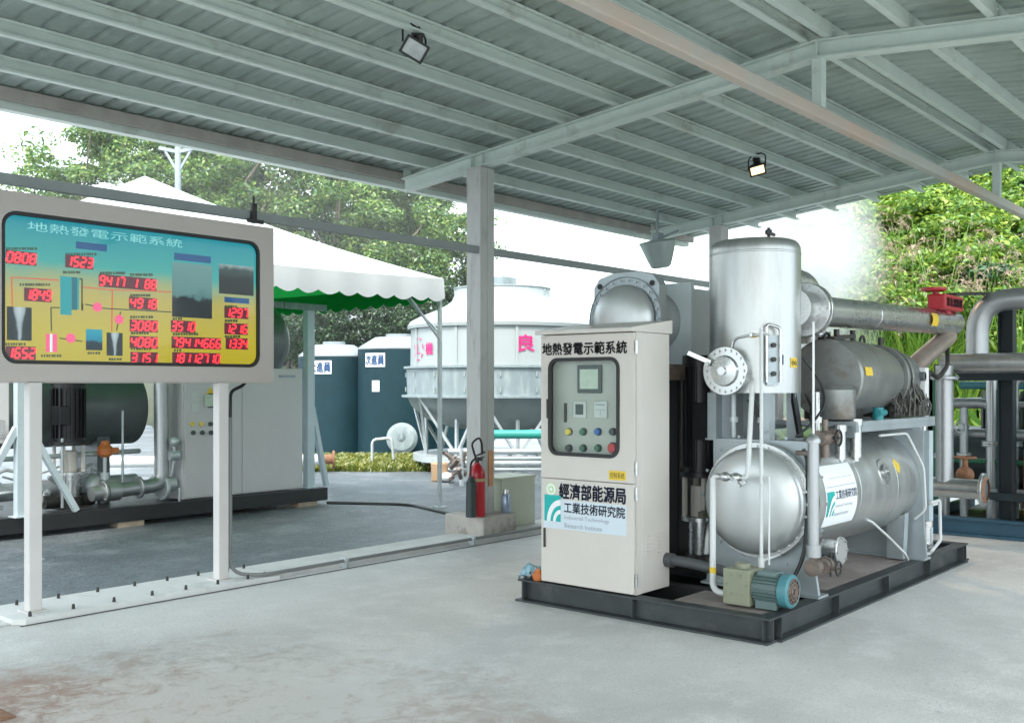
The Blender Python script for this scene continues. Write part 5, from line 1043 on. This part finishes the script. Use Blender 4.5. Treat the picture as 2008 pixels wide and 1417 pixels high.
for x, y in ((TX1 - .04, TY0 + .04), (TX0 + .04, TY0 + .04), (TX1 - .04, TY1 - .04), (TX0 + .04, TY1 - .04)):
    mb = MB(); mb.box((x - .022, y - .022, GL), (x + .022, y + .022, 3.0)); mb.box((x - .07, y - .07, GL), (x + .07, y + .07, GL + .012)); mb.build('pole', 'galv', TN)
mb = MB(); mb.bar((TX1 - .04, TY0 + .05, 2.22), (TX1 - .75, TY0 + .05, 2.9), .025); mb.bar((TX1 - .04, TY0 + .05, 2.3), (TX1 - .05, TY0 + .8, 2.9), .025)
mb.bar((TX0, TY0 + .05, 2.92), (TX1 - .07, TY0 + .05, 2.92), .03); mb.build('truss', 'galv', TN)

# ---------------------------------------------------------------- water tanks
def water_tank(px, py, r, h, label, sign, sx, note):
    c = onz(px, py, GL); c = E0 + (c - E0) * 1.03; c.z = GL
    t = thing('water_tank', label, 'water tank', tuple(c), 'dark teal water tanks'); z = GL
    mb = MB(); pr = [(0, 0), (r, 0)]
    k = 8
    for i in range(k): a = h * i / k; pr += [(r, a + .04), (r, a + h / k)]
    mb.lathe(pr + [(r, h + .02)], (c.x, c.y, z), (0, 0, 1), 56); mb.build('body', 'tank_teal', t)
    mb = MB(); mb.lathe([(r + .01, 0), (r + .01, .03), (r * .92, .10), (r * .62, .28), (r * .58, .30), (0, .31)], (c.x, c.y, z + h + .02), (0, 0, 1), 48); mb.cyl((c.x, c.y, z + h + .33), (c.x, c.y, z + h + .40), r * .32, n=28); mb.build('lid', 'tank_top', t)
    dv = Vector((-c.x, -c.y, 0)).normalized(); a0 = math.atan2(dv.y, dv.x)
    def on(u, v, d=0.): an = a0 + u / r; return Vector((c.x + (r + .016 + d) * math.cos(an), c.y + (r + .016 + d) * math.sin(an), z + v))
    mb = MB(); quad(mb, (sx, sx + .56, h - .40, h - .08), on, 0, 5); s_ = mb.build('sign', 'sign_white', t)
    mb = MB(); text(mb, sign, (sx + .02, sx + .54, h - .36, h - .12), lambda u, v: on(u, v, .004), 0, .04); mb.build('lettering', 'sign_blue', s_)
    if note: mb = MB(); quad(mb, (-.66, -.46, h - .98, h - .72), on, 0, 3); mb.build('notice', 'sign_white', t)
    return t
water_tank(655, 888, .86, 2.30, 'dark teal water tank beside the tent post, paler lid and white lettered sign', '大進員', -.62, False)
water_tank(782, 891, .98, 2.46, 'dark teal water tank with a small white notice between tent and cooling tower', '次進員', -.88, True)
water_tank(880, 889, .80, 1.85, 'dark teal water tank half hidden behind the legs of the cooling tower', '大進員', .9, False)

# ---------------------------------------------------------------- cooling tower
c = ond(985, 755, 20); TXc, TYc = c.x, c.y
CT = thing('cooling_tower', 'big round off-white cooling tower with pink Chinese characters and grey basin on legs', 'cooling tower', (TXc, TYc, GL))
O = (TXc, TYc, 0); Zp = (0, 0, 1)
mb = MB(); mb.lathe([(1.80, 1.93), (1.79, 2.72)], O, Zp, 72)
for k in range(10):
    a = 2 * math.pi * (k + .37) / 10; u = Vector((math.cos(a), math.sin(a), 0)); mb.bar(Vector(O) + u * 1.80 + Vector((0, 0, 1.95)), Vector(O) + u * 1.80 + Vector((0, 0, 2.70)), .05, .035, up=u)
mb.build('casing', 'frp', CT)
mb = MB(); mb.lathe([(1.79, 2.68), (1.85, 2.68), (1.86, 2.74), (1.80, 2.83), (1.6, 2.93), (1.3, 3.05), (1.1, 3.15), (.99, 3.24), (.95, 3.34), (.935, 3.46), (.96, 3.475), (.96, 3.49), (.91, 3.49), (.90, 3.2)], O, Zp, 72)
for k in range(8):
    a = 2 * math.pi * (k + .2) / 8; u = Vector((math.cos(a), math.sin(a), 0)); mb.bar(Vector(O) + u * .945 + Vector((0, 0, 3.34)), Vector(O) + u * .94 + Vector((0, 0, 3.46)), .04, .03, up=u)
mb.build('fan_stack', 'frp', CT)
mb = MB(); mb.lathe([(1.86, 1.40), (1.88, 1.90), (1.93, 1.92), (1.93, 1.96), (1.80, 1.97)], O, Zp, 72); mb.lathe([(1.86, 1.385), (1.97, 1.37), (1.97, 1.41), (1.86, 1.42)], O, Zp, 72); mb.build('louvre_band', 'frp_grey', CT)
mb = MB(); mb.lathe([(1.86, 1.37), (1.78, 1.20), (1.5, .95), (1.0, .78), (.4, .72), (0, .72)], O, Zp, 72); mb.build('basin', mat('basin_grey', (.19, .225, .225), .5, 0, .15, 2), CT)
mb = MB()
for k in range(18):
    a = 2 * math.pi * k / 18; u = Vector((math.cos(a), math.sin(a), 0))
    for z in (1.52, 1.80): mb.bar(Vector(O) + u * 1.89 + Vector((0, 0, z - .045)), Vector(O) + u * 1.895 + Vector((0, 0, z + .045)), .025, .02, up=u)
mb.build('brackets', 'frp', CT)
for k in range(8):
    a = 2 * math.pi * (k + .15) / 8; u = Vector((math.cos(a), math.sin(a), 0)); a2 = a + math.pi / 8; u2 = Vector((math.cos(a2), math.sin(a2), 0)); a3 = a - math.pi / 8; u3 = Vector((math.cos(a3), math.sin(a3), 0))
    mb = MB(); f = Vector(O) + u * 1.5 + Vector((0, 0, .30)); mb.bar(f, Vector(O) + u2 * 1.84 + Vector((0, 0, 1.37)), .05); mb.bar(f, Vector(O) + u3 * 1.84 + Vector((0, 0, 1.37)), .05); mb.bar(f + Vector((0, 0, -.03)), Vector(O) + u * 1.5 + Vector((0, 0, 1.0)), .05); mb.build('leg', 'galv', CT)
mb = MB(); mb.lathe([(1.2, .16), (1.75, .16), (1.75, .28), (1.2, .28)], O, Zp, 48)
for k in range(8): a = 2 * math.pi * (k + .15) / 8; mb.cyl((TXc + 1.5 * math.cos(a), TYc + 1.5 * math.sin(a), GL), (TXc + 1.5 * math.cos(a), TYc + 1.5 * math.sin(a), .17), .1, n=12)
mb.build('base_ring', 'galv', CT)
mb = MB(); q = ond(985, 543, 20); mb.box((q.x - .2, q.y - .2, 3.53), (q.x + .2, q.y + .2, 3.72), 0, .02); mb.bar((TXc - .93, TYc, 3.51), (TXc + .93, TYc, 3.51), .08, .06); mb.cyl((q.x + .05, q.y, 3.3), (q.x + .05, q.y, 3.53), .06, n=12); mb.build('fan_motor', 'frp_grey', CT)
def tow(px, py, d=0.):                                       # (angle, height) on the casing under a pixel
    dd = ray(px, py); A = dd.x ** 2 + dd.y ** 2; B = -2 * (dd.x * TXc + dd.y * TYc); Cc = TXc ** 2 + TYc ** 2 - 1.8 ** 2; tt = (-B - math.sqrt(max(0, B * B - 4 * A * Cc))) / 2 / A; p = E0 + dd * tt; return math.atan2(p.y - TYc, p.x - TXc), p.z
def tw(a0): return lambda u, v, d=.012: Vector((TXc + (1.80 + d) * math.cos(a0 + u / 1.8), TYc + (1.80 + d) * math.sin(a0 + u / 1.8), v))
mb = MB()
for ch, px, py, h, b_ in (('良', 1032, 672, .30, .03), ('機', 1080, 672, .30, .03), ('機', 842, 683, .22, .03)):
    a0, z = tow(px, py); w = h * .98; text(mb, ch, (-w / 2, w / 2, z - h / 2, z + h / 2), tw(a0), 0, b_)
a0, z = tow(821, 684); f = tw(a0)
for k in range(14):
    if k % 2: continue
    s = [R(360 / 14 * (k + e / 4)) for e in range(5)]
    for p, q in zip(s[:-1], s[1:]): mb.add([f(.20 * math.cos(p), z + .22 * math.sin(p)), f(.20 * math.cos(q), z + .22 * math.sin(q)), f(.17 * math.cos(q), z + .19 * math.sin(q)), f(.17 * math.cos(p), z + .19 * math.sin(p))], [(0, 1, 2, 3)])
text(mb, 'L', (-.05, .06, z - .09, z + .09), f, 0, .0)
mb.build('lettering', 'pink_ink', CT)
mb = MB(); q0 = ond(1085, 560, 19); mb.tube([ond(1085, 562, 19.2), ond(1150, 549, 19.2), ond(1160, 552, 19.2), ond(1160, 640, 19.2), ond(1160, 760, 19.2)], .018, 8, .1); mb.build('ladder_hoop', 'white_paint', CT)
# things under and before the tower
def seg(p, d, q, d2): return (ond(*p, d), ond(*q, d2))
a, b_ = seg((955, 851), 17.2, (1075, 851), 17.0); mb = MB(); mb.tube([a, b_], .075, 14); tag(mb.build('green_pipe', 'green_pipe'), 'bright turquoise pipe lying horizontally in front of the cooling tower basin', 'pipe')
t = thing('pipe_manifold', 'low rack of galvanised pipes on the yard in front of the cooling tower', 'pipe rack', tuple(onz(1000, 930, GL)))
mb = MB()
for py, r in ((885, .045), (898, .035), (908, .05), (920, .03)): a, b_ = seg((880, py), 16.8, (1090, py), 16.2); mb.tube([a, b_], r, 10)
for px in (905, 965, 1000, 1030, 1060): p = ond(px, 880, 16.5); mb.bar(p, (p.x, p.y, GL), .05)
mb.build('pipes', 'galv', t)
mb = MB(); rng = random.Random(4)
for k in range(12): p = ond(870 + rng.random() * 60, 905 + rng.random() * 35, 16 + rng.random()); mb.cyl(p, p + Vector((rng.uniform(-.2, .2), rng.uniform(-.2, .2), rng.uniform(-.1, .25))), rng.uniform(.02, .045), n=10)
mb.build('fittings', 'rust_brown', t)
mb = MB(); p = onz(862, 943, GL); mb.lathe([(0, 0), (.12, 0), (.14, .02), (.15, .3), (.13, .32), (0, .32)], p, Zp, 18); tag(mb.build('clay_drum', mat('tan', (.42, .27, .16), .7)), 'small tan drum standing on the yard left of the tent pole foot', 'drum')
mb = MB(); p = onz(877, 945, GL); mb.ball((p.x, p.y, .06), .13, 0, (1, 1, .6)); tag(mb.build('white_bundle', 'white_paint'), 'small white bundle on the yard at the tent pole foot', 'bundle')
mb = MB(); a = ond(652, 900, 19.0); b_ = Vector((a.x - 3.2, a.y + 2.6, a.z)); mb.tube([a + (b_ - a).normalized() * .16, b_], .10, 18, cap=False); R0 = mb.build('drain_line', 'white_pipe'); tag(R0, 'long white pipe lying on the yard with a rusty open flange end', 'pipe')
mb = MB(); ax = (a - b_).normalized(); mb.flange(a, ax, .165, .04, .09, 8); mb.lathe([(.09, .039), (.09, -.15), (0, -.15)], a, ax, 20); mb.build('flange', 'rust', R0)
mb = MB(); p = onz(790, 893, GL); mb.lathe([(0, 0), (.16, 0), (.30, .06), (.36, .16), (.36, .22), (.28, .30), (.1, .32), (0, .32)], (p.x, p.y, .36), (-.7, -.6, .1), 28)
for k in range(16): a = 2 * math.pi * k / 16; mb.bar((p.x - .27, p.y - .23, .39), (p.x - .2 + .24 * math.cos(a) * .66, p.y - .17 - .24 * math.cos(a) * .75, .39 + .28 * math.sin(a)), .014)
mb.box((p.x - .15, p.y - .1, GL), (p.x + .15, p.y + .1, .2)); tag(mb.build('round_blower', 'frp_grey'), 'round grey blower housing on the grass edge in front of the teal tanks', 'blower')
a = ond(730, 905, 20.5); b_ = ond(730, 862, 20.5); c_ = ond(768, 858, 20.5); d_ = ond(772, 900, 20.5); mb = MB(); mb.tube([a, b_, c_, d_], .03, 8, .1); tag(mb.build('pipe_hoop', 'galv'), 'bent galvanised pipe hoop standing on the grass strip before the tanks', 'pipe')
mb = MB(); a = onz(655, 990, -.03); mb.tube([(9.0, 11.0, -.015), (9.6, 10.0, -.015), (9.0, 8.2, -.015), (8.4, 7.55, .045)], .022, 8, .3); tag(mb.build('yard_cable', 'motor_black'), 'black cable crossing the yard from the tent skid to the column', 'cable')
mb = MB(); p = onz(12, 1408, 0); mb.box((p.x - .25, p.y - .02, .001), (p.x + .04, p.y + .25, .008), 0, .003); tag(mb.build('rusty_plate', 'rust'), 'rusty steel plate on the floor at the bottom left corner of the photo', 'plate')

# ---------------------------------------------------------------- hills
def terrain(name, x0, x1, y0, y1, n, hf, m):
    mb = MB(); vs = []
    for i in range(n + 1):
        for j in range(n + 1):
            x = x0 + (x1 - x0) * i / n; y = y0 + (y1 - y0) * j / n; vs.append((x, y, hf(x, y)))
    mb.add(vs, [(i * (n + 1) + j, (i + 1) * (n + 1) + j, (i + 1) * (n + 1) + j + 1, i * (n + 1) + j + 1) for i in range(n) for j in range(n)], 0, True)
    return struct(mb.build(name, m, org=(0, 0, 0)))
def hill_r(x, y):                                            # bank rising beyond the right end of the shelter
    d = .93 * x + .36 * y - 19.5 + 1.2 * mnoise.noise(Vector((x * .12, y * .12, 3)))
    side = 1 / (1 + math.exp((y - 10.5 - .12 * x) / 1.3))
    return -.4 + max(0, d) * .68 * side + .5 * mnoise.noise(Vector((x * .3, y * .3, 0))) * side * (1 if d > 0 else 0)
terrain('bank', 14, 62, -26, 22, 70, hill_r, 'earth')
def hill_l(x, y):
    d = .45 * x + .9 * y - 33; side = 1 / (1 + math.exp(-(y - 1.25 * x - 6) / 3)); side *= max(0, min(1, (x / max(y, 1) - .56) / .12))
    return -.6 + max(0, d) * .42 * side + 1.0 * mnoise.noise(Vector((x * .1, y * .1, 5))) * side
terrain('hill', -30, 60, 18, 100, 60, hill_l, 'earth')

# ---------------------------------------------------------------- foliage
leaf_mat('leaf_tree', [(.04, .10, .035), (.07, .17, .045), (.12, .24, .06), (.17, .30, .06), (.24, .36, .07), (.30, .37, .09), (.10, .22, .09)])
leaf_mat('leaf_dark', [(.015, .04, .02), (.03, .07, .03), (.05, .11, .04), (.08, .15, .05)])
leaf_mat('leaf_bank', [(.05, .13, .03), (.11, .24, .04), (.18, .33, .05), (.27, .41, .055), (.38, .46, .065), (.08, .19, .06)])
leaf_mat('leaf_cool', [(.02, .065, .04), (.04, .12, .065), (.07, .17, .085), (.13, .23, .09)])
leaf_mat('grass_blade', [(.07, .18, .03), (.13, .28, .04), (.22, .37, .05), (.33, .42, .07)])
leaf_mat('plume', [(.34, .26, .19), (.44, .34, .25), (.50, .41, .31)])
leaf_mat('weed', [(.08, .14, .02), (.20, .24, .03), (.34, .30, .06)])
def leaves_mesh(name, P, N, L, Wd, m):
    """one diamond leaf (two faces, folded) at each point P facing about N"""
    n = len(P); T = RNG.normal(size=(n, 3)); T -= (T * N).sum(1)[:, None] * N; T /= np.linalg.norm(T, axis=1)[:, None] + 1e-9; B = np.cross(N, T)
    L = L[:, None]; Wd = Wd[:, None]
    V = np.empty((n, 4, 3)); V[:, 0] = P - T * L * .5; V[:, 1] = P + B * Wd * .5 + N * Wd * .12; V[:, 2] = P + T * L * .5 - N * L * .12; V[:, 3] = P - B * Wd * .5 + N * Wd * .12
    me = bpy.data.meshes.new(name); me.vertices.add(n * 4); me.vertices.foreach_set('co', V.reshape(-1))
    me.loops.add(n * 4); me.loops.foreach_set('vertex_index', np.arange(n * 4)); me.polygons.add(n)
    me.polygons.foreach_set('loop_start', np.arange(n) * 4); me.polygons.foreach_set('loop_total', np.full(n, 4))
    me.materials.append(MATS[m]); me.update(calc_edges=True); me.validate(); return me
def crown_points(rx, rz, nclump, nleaf, clump_r, seed):
    g = np.random.default_rng(seed); out, nrm = [], []
    for k in range(nclump):
        d = g.normal(size=3); d /= np.linalg.norm(d); d[2] = d[2] * .9 + .1; rr = g.uniform(.45, 1.0) ** .6
        c = d * rr * np.array([rx, rx, rz]); cr = clump_r * g.uniform(.55, 1.25); m = int(nleaf * g.uniform(.6, 1.3))
        q = g.normal(size=(m, 3)); q /= np.linalg.norm(q, axis=1)[:, None]; q *= (g.uniform(.2, 1, m) ** .5)[:, None]
        out.append(c + q * cr * np.array([1.15, 1.15, .62])); v = q * .7 + np.array([0, 0, .9]) + g.normal(size=(m, 3)) * .55; nrm.append(v / np.linalg.norm(v, axis=1)[:, None])
    return np.concatenate(out), np.concatenate(nrm)
def trunk_mesh(name, h, r, rx, rz, seed):
    rng = random.Random(seed); mb = MB(); top = h
    pts = [Vector((0, 0, -.4))] + [Vector((rng.uniform(-.15, .15) * i, rng.uniform(-.15, .15) * i, top * i / 4)) for i in range(1, 5)]
    mb.tube(pts, [r * 1.25, r, r * .85, r * .65, r * .4], 8)
    for k in range(9):
        i = rng.choice((2, 3, 3, 4)); s = pts[i]; a = rng.uniform(0, 6.28); e = s + Vector((math.cos(a) * rx * .75, math.sin(a) * rx * .75, rng.uniform(.1, .8) * rz)); mid = s.lerp(e, .5) + Vector((0, 0, -.15 * rz * .5))
        mb.tube([s, mid, e], [r * .38, r * .22, r * .06], 6)
    me = bpy.data.meshes.new(name); me.from_pydata(mb.v, [], mb.f); me.materials.append(MATS['bark']); me.polygons.foreach_set('use_smooth', mb.s); me.update(); return me
def plant(name, label, cat, loc, trunk, crown, rot, sc, group):
    o = thing(name, label, cat, tuple(loc), group); o.rotation_euler = (0, 0, rot); o.scale = (sc,) * 3
    if trunk: c = bpy.data.objects.new('trunk', trunk); COL.objects.link(c); c.parent = o
    c = bpy.data.objects.new('crown', crown); COL.objects.link(c); c.parent = o; return o
TREE = []
for i, (h, rx, rz, nc, nl, cr, m, dens) in enumerate([(7.5, 2.9, 3.2, 90, 110, .75, 'leaf_tree', 1), (8.5, 2.5, 3.8, 75, 100, .70, 'leaf_tree', 1), (6.5, 3.1, 2.8, 85, 120, .8, 'leaf_dark', 1), (7.0, 2.0, 3.4, 40, 70, .55, 'leaf_tree', .5)]):
    P, N = crown_points(rx, rz, nc, nl * 2, cr * .9, 20 + i); P[:, 2] += h
    TREE.append((trunk_mesh('trunk', h, .16, rx, rz, i), leaves_mesh('crown', P, N, RNG.uniform(.11, .23, len(P)), RNG.uniform(.06, .12, len(P)), m)))
LT = [  # pixel column, distance, kind, scale, label
    (75, 31, 3, .70, 'thin sparse tree at the far left edge, against the pale sky'), (185, 33, 1, .93, 'loose yellow green tree left of the utility pole'), (265, 36, 0, 1.02, 'bushy tree directly behind the tent peak'),
    (330, 33, 3, 1.0, 'slender tree around the utility pole'), (415, 37, 0, 1.05, 'leafy tree just right of the utility pole'), (500, 33, 1, .98, 'yellowish tree above the right tent slope'), (580, 37, 0, 1.02, 'broad tree above the right tent slope'),
    (655, 33, 1, .93, 'bright leafy tree behind the left teal tank'), (730, 36, 0, .95, 'broad tree behind the right teal tank'), (800, 32, 0, .80, 'yellow green tree left of the shelter column'), (862, 33, 1, .72, 'low bright tree beside the shelter column'),
    (640, 28, 2, .52, 'short dark tree under the green tent lining'), (720, 28.5, 2, .50, 'short dark tree behind the pair of teal tanks'), (800, 29, 2, .54, 'short dark tree behind the right teal tank edge'), (560, 30, 2, .55, 'short dark tree behind the switch cabinet'),
    (880, 30, 2, .50, 'short dark tree behind the cooling tower shoulder')]
for i, (px, d, k, sc, lb) in enumerate(LT):
    p = ond(px, 755, d); p.z = -.2; plant('tree', lb, 'tree', p, TREE[k][0], TREE[k][1], i * 1.7, sc, 'trees behind the yard')
# forest mass on the hill behind
g = np.random.default_rng(3); P, N = [], []
for k in range(520):
    px = g.uniform(330, 880); d = g.uniform(44, 66); p = ond(px, 755, d); z = hill_l(p.x, p.y); m = 26
    q = g.normal(size=(m, 3)); q /= np.linalg.norm(q, axis=1)[:, None]; P.append(np.array([p.x, p.y, z + g.uniform(.5, 3.5)]) + q * np.array([1.7, 1.7, 1.2]) * g.uniform(.5, 1, m)[:, None]); v = q + np.array([0, 0, .7]); N.append(v / np.linalg.norm(v, axis=1)[:, None])
P = np.concatenate(P); N = np.concatenate(N); me = leaves_mesh('hillside_woods', P, N, RNG.uniform(.5, .9, len(P)), RNG.uniform(.35, .6, len(P)), 'leaf_cool')
o = bpy.data.objects.new('hillside_woods', me); COL.objects.link(o); o['kind'] = 'stuff'; o['label'] = 'hazy wooded hillside behind the trees'
# shrubs on the bank
SHR = []
for i, (rx, rz, nc, nl, cr, m) in enumerate([(1.6, 1.25, 55, 90, .5, 'leaf_bank'), (1.9, 1.6, 60, 90, .55, 'leaf_bank'), (1.5, 1.5, 50, 90, .5, 'leaf_cool'), (2.3, 1.4, 75, 90, .55, 'leaf_bank')]):
    P, N = crown_points(rx, rz, nc, int(nl * 2.2), cr, 60 + i); P[:, 2] += rz * .85; SHR.append(leaves_mesh('crown', P, N, RNG.uniform(.09, .24, len(P)), RNG.uniform(.045, .10, len(P)), m))
def bank_at(px, py):                                         # first meeting of the view ray with the bank
    for t in np.arange(15, 70, .15):
        p = ond(px, py, t)
        if hill_r(p.x, p.y) >= p.z: return p
    return None
rng = random.Random(12); cnt = 0; PL = []
for row, py in enumerate((690, 645, 600, 545, 505, 465, 425, 385, 345, 300)):
    for px in range(1585 + (row % 2) * 32, 2120, 124 if py > 620 else 62):
        qx, qy = px + rng.uniform(-18, 18), py + rng.uniform(-12, 12); p = bank_at(qx, qy)
        if p is None: continue
        PL.append((qx, qy, p)); k = rng.choice((0, 1, 3)) if py > 380 and qx < 1900 else rng.choice((2, 2, 0, 1))
        where = 'beside the steam' if qx < 1690 else 'behind the steam pipe' if qx < 1890 else 'behind the rack elbow'
        high = 'high on the bank' if py < 430 else 'halfway up the bank' if py < 600 else 'near the foot of the bank'
        plant('shrub', '%s green shrub %s, %s' % ('cool' if k == 2 else 'yellowish', high, where), 'shrub', p - Vector((0, 0, .5)), None, SHR[k], rng.uniform(0, 6), rng.uniform(.62, 1.0), 'shrubs on the bank: %s %s %s' % (where, high, k == 2))
# tall plume grass clumps
def plume_clump(seed):
    g = random.Random(seed); mb = MB(); mp = MB()
    for k in range(60):
        a = g.uniform(0, 6.28); l = g.uniform(.9, 1.9); b_ = Vector((math.cos(a) * .12, math.sin(a) * .12, 0)); lean = g.uniform(.15, .75); w = g.uniform(.012, .022); s = Vector((-math.sin(a), math.cos(a), 0)) * w; vs = []
        for i in range(6):
            t = i / 5; p = b_ + Vector((math.cos(a), math.sin(a), 0)) * (lean * l * t ** 1.8) + Vector((0, 0, l * (t - .45 * lean * t ** 2.5))); f = 1 - t ** 2 * .95; vs += [p - s * f, p + s * f]
        mb.add(vs, [(2 * i, 2 * i + 1, 2 * i + 3, 2 * i + 2) for i in range(5)])
    for k in range(4):
        a = g.uniform(0, 6.28); l = g.uniform(1.7, 2.3); tip = Vector((math.cos(a) * .5, math.sin(a) * .5, l)); mb.tube([Vector((0, 0, 0)), tip * .6, tip], .006, 4)
        for j in range(26):
            t = j / 26; p = tip + Vector((math.cos(a) * .35 * t, math.sin(a) * .35 * t, .25 * t - .38 * t * t)); d = Vector((g.uniform(-1, 1), g.uniform(-1, 1), g.uniform(-.7, .3))).normalized() * .13 * (1 - .5 * t); s = d.cross(Vector((0, 0, 1))).normalized() * .012
            mp.add([p - s, p + s, p + d], [(0, 1, 2)])
    return mb, mp
GR = []
for s in range(3):
    mb, mp = plume_clump(s); n = len(mb.v)
    me = bpy.data.meshes.new('plume_grass'); me.from_pydata(mb.v + mp.v, [], mb.f + [tuple(i + n for i in f) for f in mp.f]); me.materials.append(MATS['grass_blade']); me.materials.append(MATS['plume'])
    me.polygons.foreach_set('material_index', [0] * len(mb.f) + [1] * len(mp.f)); me.update(); GR.append(me)
for i in range(70):
    px = rng.uniform(1630, 2000); py = rng.uniform(575, 760) if i < 64 else rng.uniform(450, 560); p = bank_at(px, py)
    if p is None: continue
    p = p - ray(px, py) * 1.1; p.z = hill_r(p.x, p.y) - .05
    where = 'left of the red actuator' if px < 1800 else 'behind the red actuator' if px < 1900 else 'behind the rack elbow'
    o = bpy.data.objects.new('plume_grass', GR[i % 3]); COL.objects.link(o); o.location = p; o.rotation_euler.z = rng.uniform(0, 6); o.scale = (rng.uniform(.9, 1.3),) * 3; o['kind'] = 'thing'
    tag(o, 'tall plumed grass clump %s, %s' % (where, 'higher on the bank' if py < 560 else 'low on the bank'), 'grass clump', 'plume grass %s %s' % (where, 'high' if py < 560 else 'low'))
# weeds along the yard edge
def tufts(name, pts, h, m, label):
    V, F = [], []
    for (x, y, z) in pts:
        for k in range(5):
            a = random.uniform(0, 6.28); l = h * random.uniform(.5, 1.2); e = Vector((math.cos(a), math.sin(a), 0)); s = Vector((-e.y, e.x, 0)) * .018; i = len(V); b_ = Vector((x, y, z)) + e * random.uniform(0, .08)
            V += [b_ - s, b_ + s, b_ + e * l * .3 + Vector((0, 0, l * .7)) + s * .7, b_ + e * l * .7 + Vector((0, 0, l))]; F += [(i, i + 1, i + 2), (i, i + 2, i + 3)]
    me = bpy.data.meshes.new(name); me.from_pydata(V, [], F); me.materials.append(MATS[m]); me.update(); o = bpy.data.objects.new(name, me); COL.objects.link(o); o['kind'] = 'stuff'; o['label'] = label; return o
pts = []
for k in range(2600):
    px = random.uniform(590, 905); d = random.uniform(19.2, 22.8); p = ond(px, 755, d); pts.append((p.x, p.y, GL))
tufts('grass', pts, .13, 'weed', 'yellow green weeds along the far edge of the yard')
pts = []
for k in range(14000):
    px = random.uniform(1560, 2060); py = random.uniform(430, 820); p = bank_at(px, py)
    if p is not None: pts.append((p.x, p.y, p.z - .05))
    if len(pts) > 8000: break
for k in range(9000):                                        # and over the flank of the bank that faces the yard
    x, y = random.uniform(18, 46), random.uniform(2, 20); z = hill_r(x, y)
    if z > .15: pts.append((x, y, z - .05))
tufts('undergrowth', pts, .75, 'grass_blade', 'tall rough grass covering the bank')

# ---------------------------------------------------------------- utility pole
p = ond(349, 755, 27); t = thing('utility_pole', 'pale concrete utility pole with crossarm and struts rising behind the tent peak', 'utility pole', (p.x, p.y, GL))
mb = MB(); mb.cyl((p.x, p.y, GL), (p.x, p.y, 8.0), .10, .08, 16); mb.build('pole', mat('pole_grey', (.26, .30, .33), .7, 0, .1), t)
mb = MB(); z = EYE + 27 * (755 - 298) / FPX
for s in (-1, 1): mb.bar(Vector((p.x, p.y, z)) + RGT * .0 , Vector((p.x, p.y, z)) + RGT * s * .5 + Vector((0, 0, .10)), .09); mb.bar(Vector((p.x, p.y, z - .55)), Vector((p.x, p.y, z)) + RGT * s * .35 + Vector((0, 0, .05)), .06)
mb.build('crossarm', 'pole_grey', t)

# ---------------------------------------------------------------- steam rising behind the machine
def steam(name, c, r, dens, label, nsc=.7, lo=.38, hi=.60):
    mb = MB(); mb.ball((0, 0, 0), 1, 0, (1, 1, 1), 24); mb.v = [tuple(Vector(v) * (1 + .22 * mnoise.noise(Vector(v) * 1.6 + Vector(c)))) for v in mb.v]; mb.v = [(c[0] + v[0] * r[0], c[1] + v[1] * r[1], c[2] + v[2] * r[2]) for v in mb.v]
    m = bpy.data.materials.new(name); m.use_nodes = True; t = m.node_tree; t.nodes.clear(); o = t.nodes.new('ShaderNodeOutputMaterial'); pv = t.nodes.new('ShaderNodeVolumePrincipled')
    pv.inputs['Color'].default_value = (.97, .98, .98, 1); pv.inputs['Anisotropy'].default_value = .2
    tc = t.nodes.new('ShaderNodeTexCoord'); vm = t.nodes.new('ShaderNodeVectorMath'); vm.operation = 'DIVIDE'; vm.inputs[1].default_value = r; t.links.new(tc.outputs['Object'], vm.inputs[0])
    ln_ = t.nodes.new('ShaderNodeVectorMath'); ln_.operation = 'LENGTH'; t.links.new(vm.outputs[0], ln_.inputs[0])
    mr = t.nodes.new('ShaderNodeMapRange'); mr.inputs[1].default_value = .95; mr.inputs[2].default_value = .35; mr.inputs[3].default_value = 0; mr.inputs[4].default_value = dens; t.links.new(ln_.outputs['Value'], mr.inputs[0])
    nz = t.nodes.new('ShaderNodeTexNoise'); nz.inputs['Scale'].default_value = nsc; nz.inputs['Detail'].default_value = 6; nz.inputs['Roughness'].default_value = .6; t.links.new(tc.outputs['Object'], nz.inputs['Vector'])
    m2 = t.nodes.new('ShaderNodeMapRange'); m2.inputs[1].default_value = lo; m2.inputs[2].default_value = hi; t.links.new(nz.outputs['Fac'], m2.inputs[0])
    mm = t.nodes.new('ShaderNodeMath'); mm.operation = 'MULTIPLY'; t.links.new(mr.outputs[0], mm.inputs[0]); t.links.new(m2.outputs[0], mm.inputs[1]); t.links.new(mm.outputs[0], pv.inputs['Density']); t.links.new(pv.outputs[0], o.inputs['Volume'])
    ob = mb.build(name, m, org=c); ob['kind'] = 'stuff'; ob['label'] = label; return ob
c = ond(1520, 560, 17.5); steam('steam', tuple(c), (2.0, 2.0, 3.2), 1.6, 'white steam drifting up behind the separator')
c = ond(560, 470, 26.5); steam('steam', tuple(c), (11, 8, 6.5), .010, 'thin veil of added haze in front of the trees', .22, .25, .6)  # haze volume added only to make the trees paler
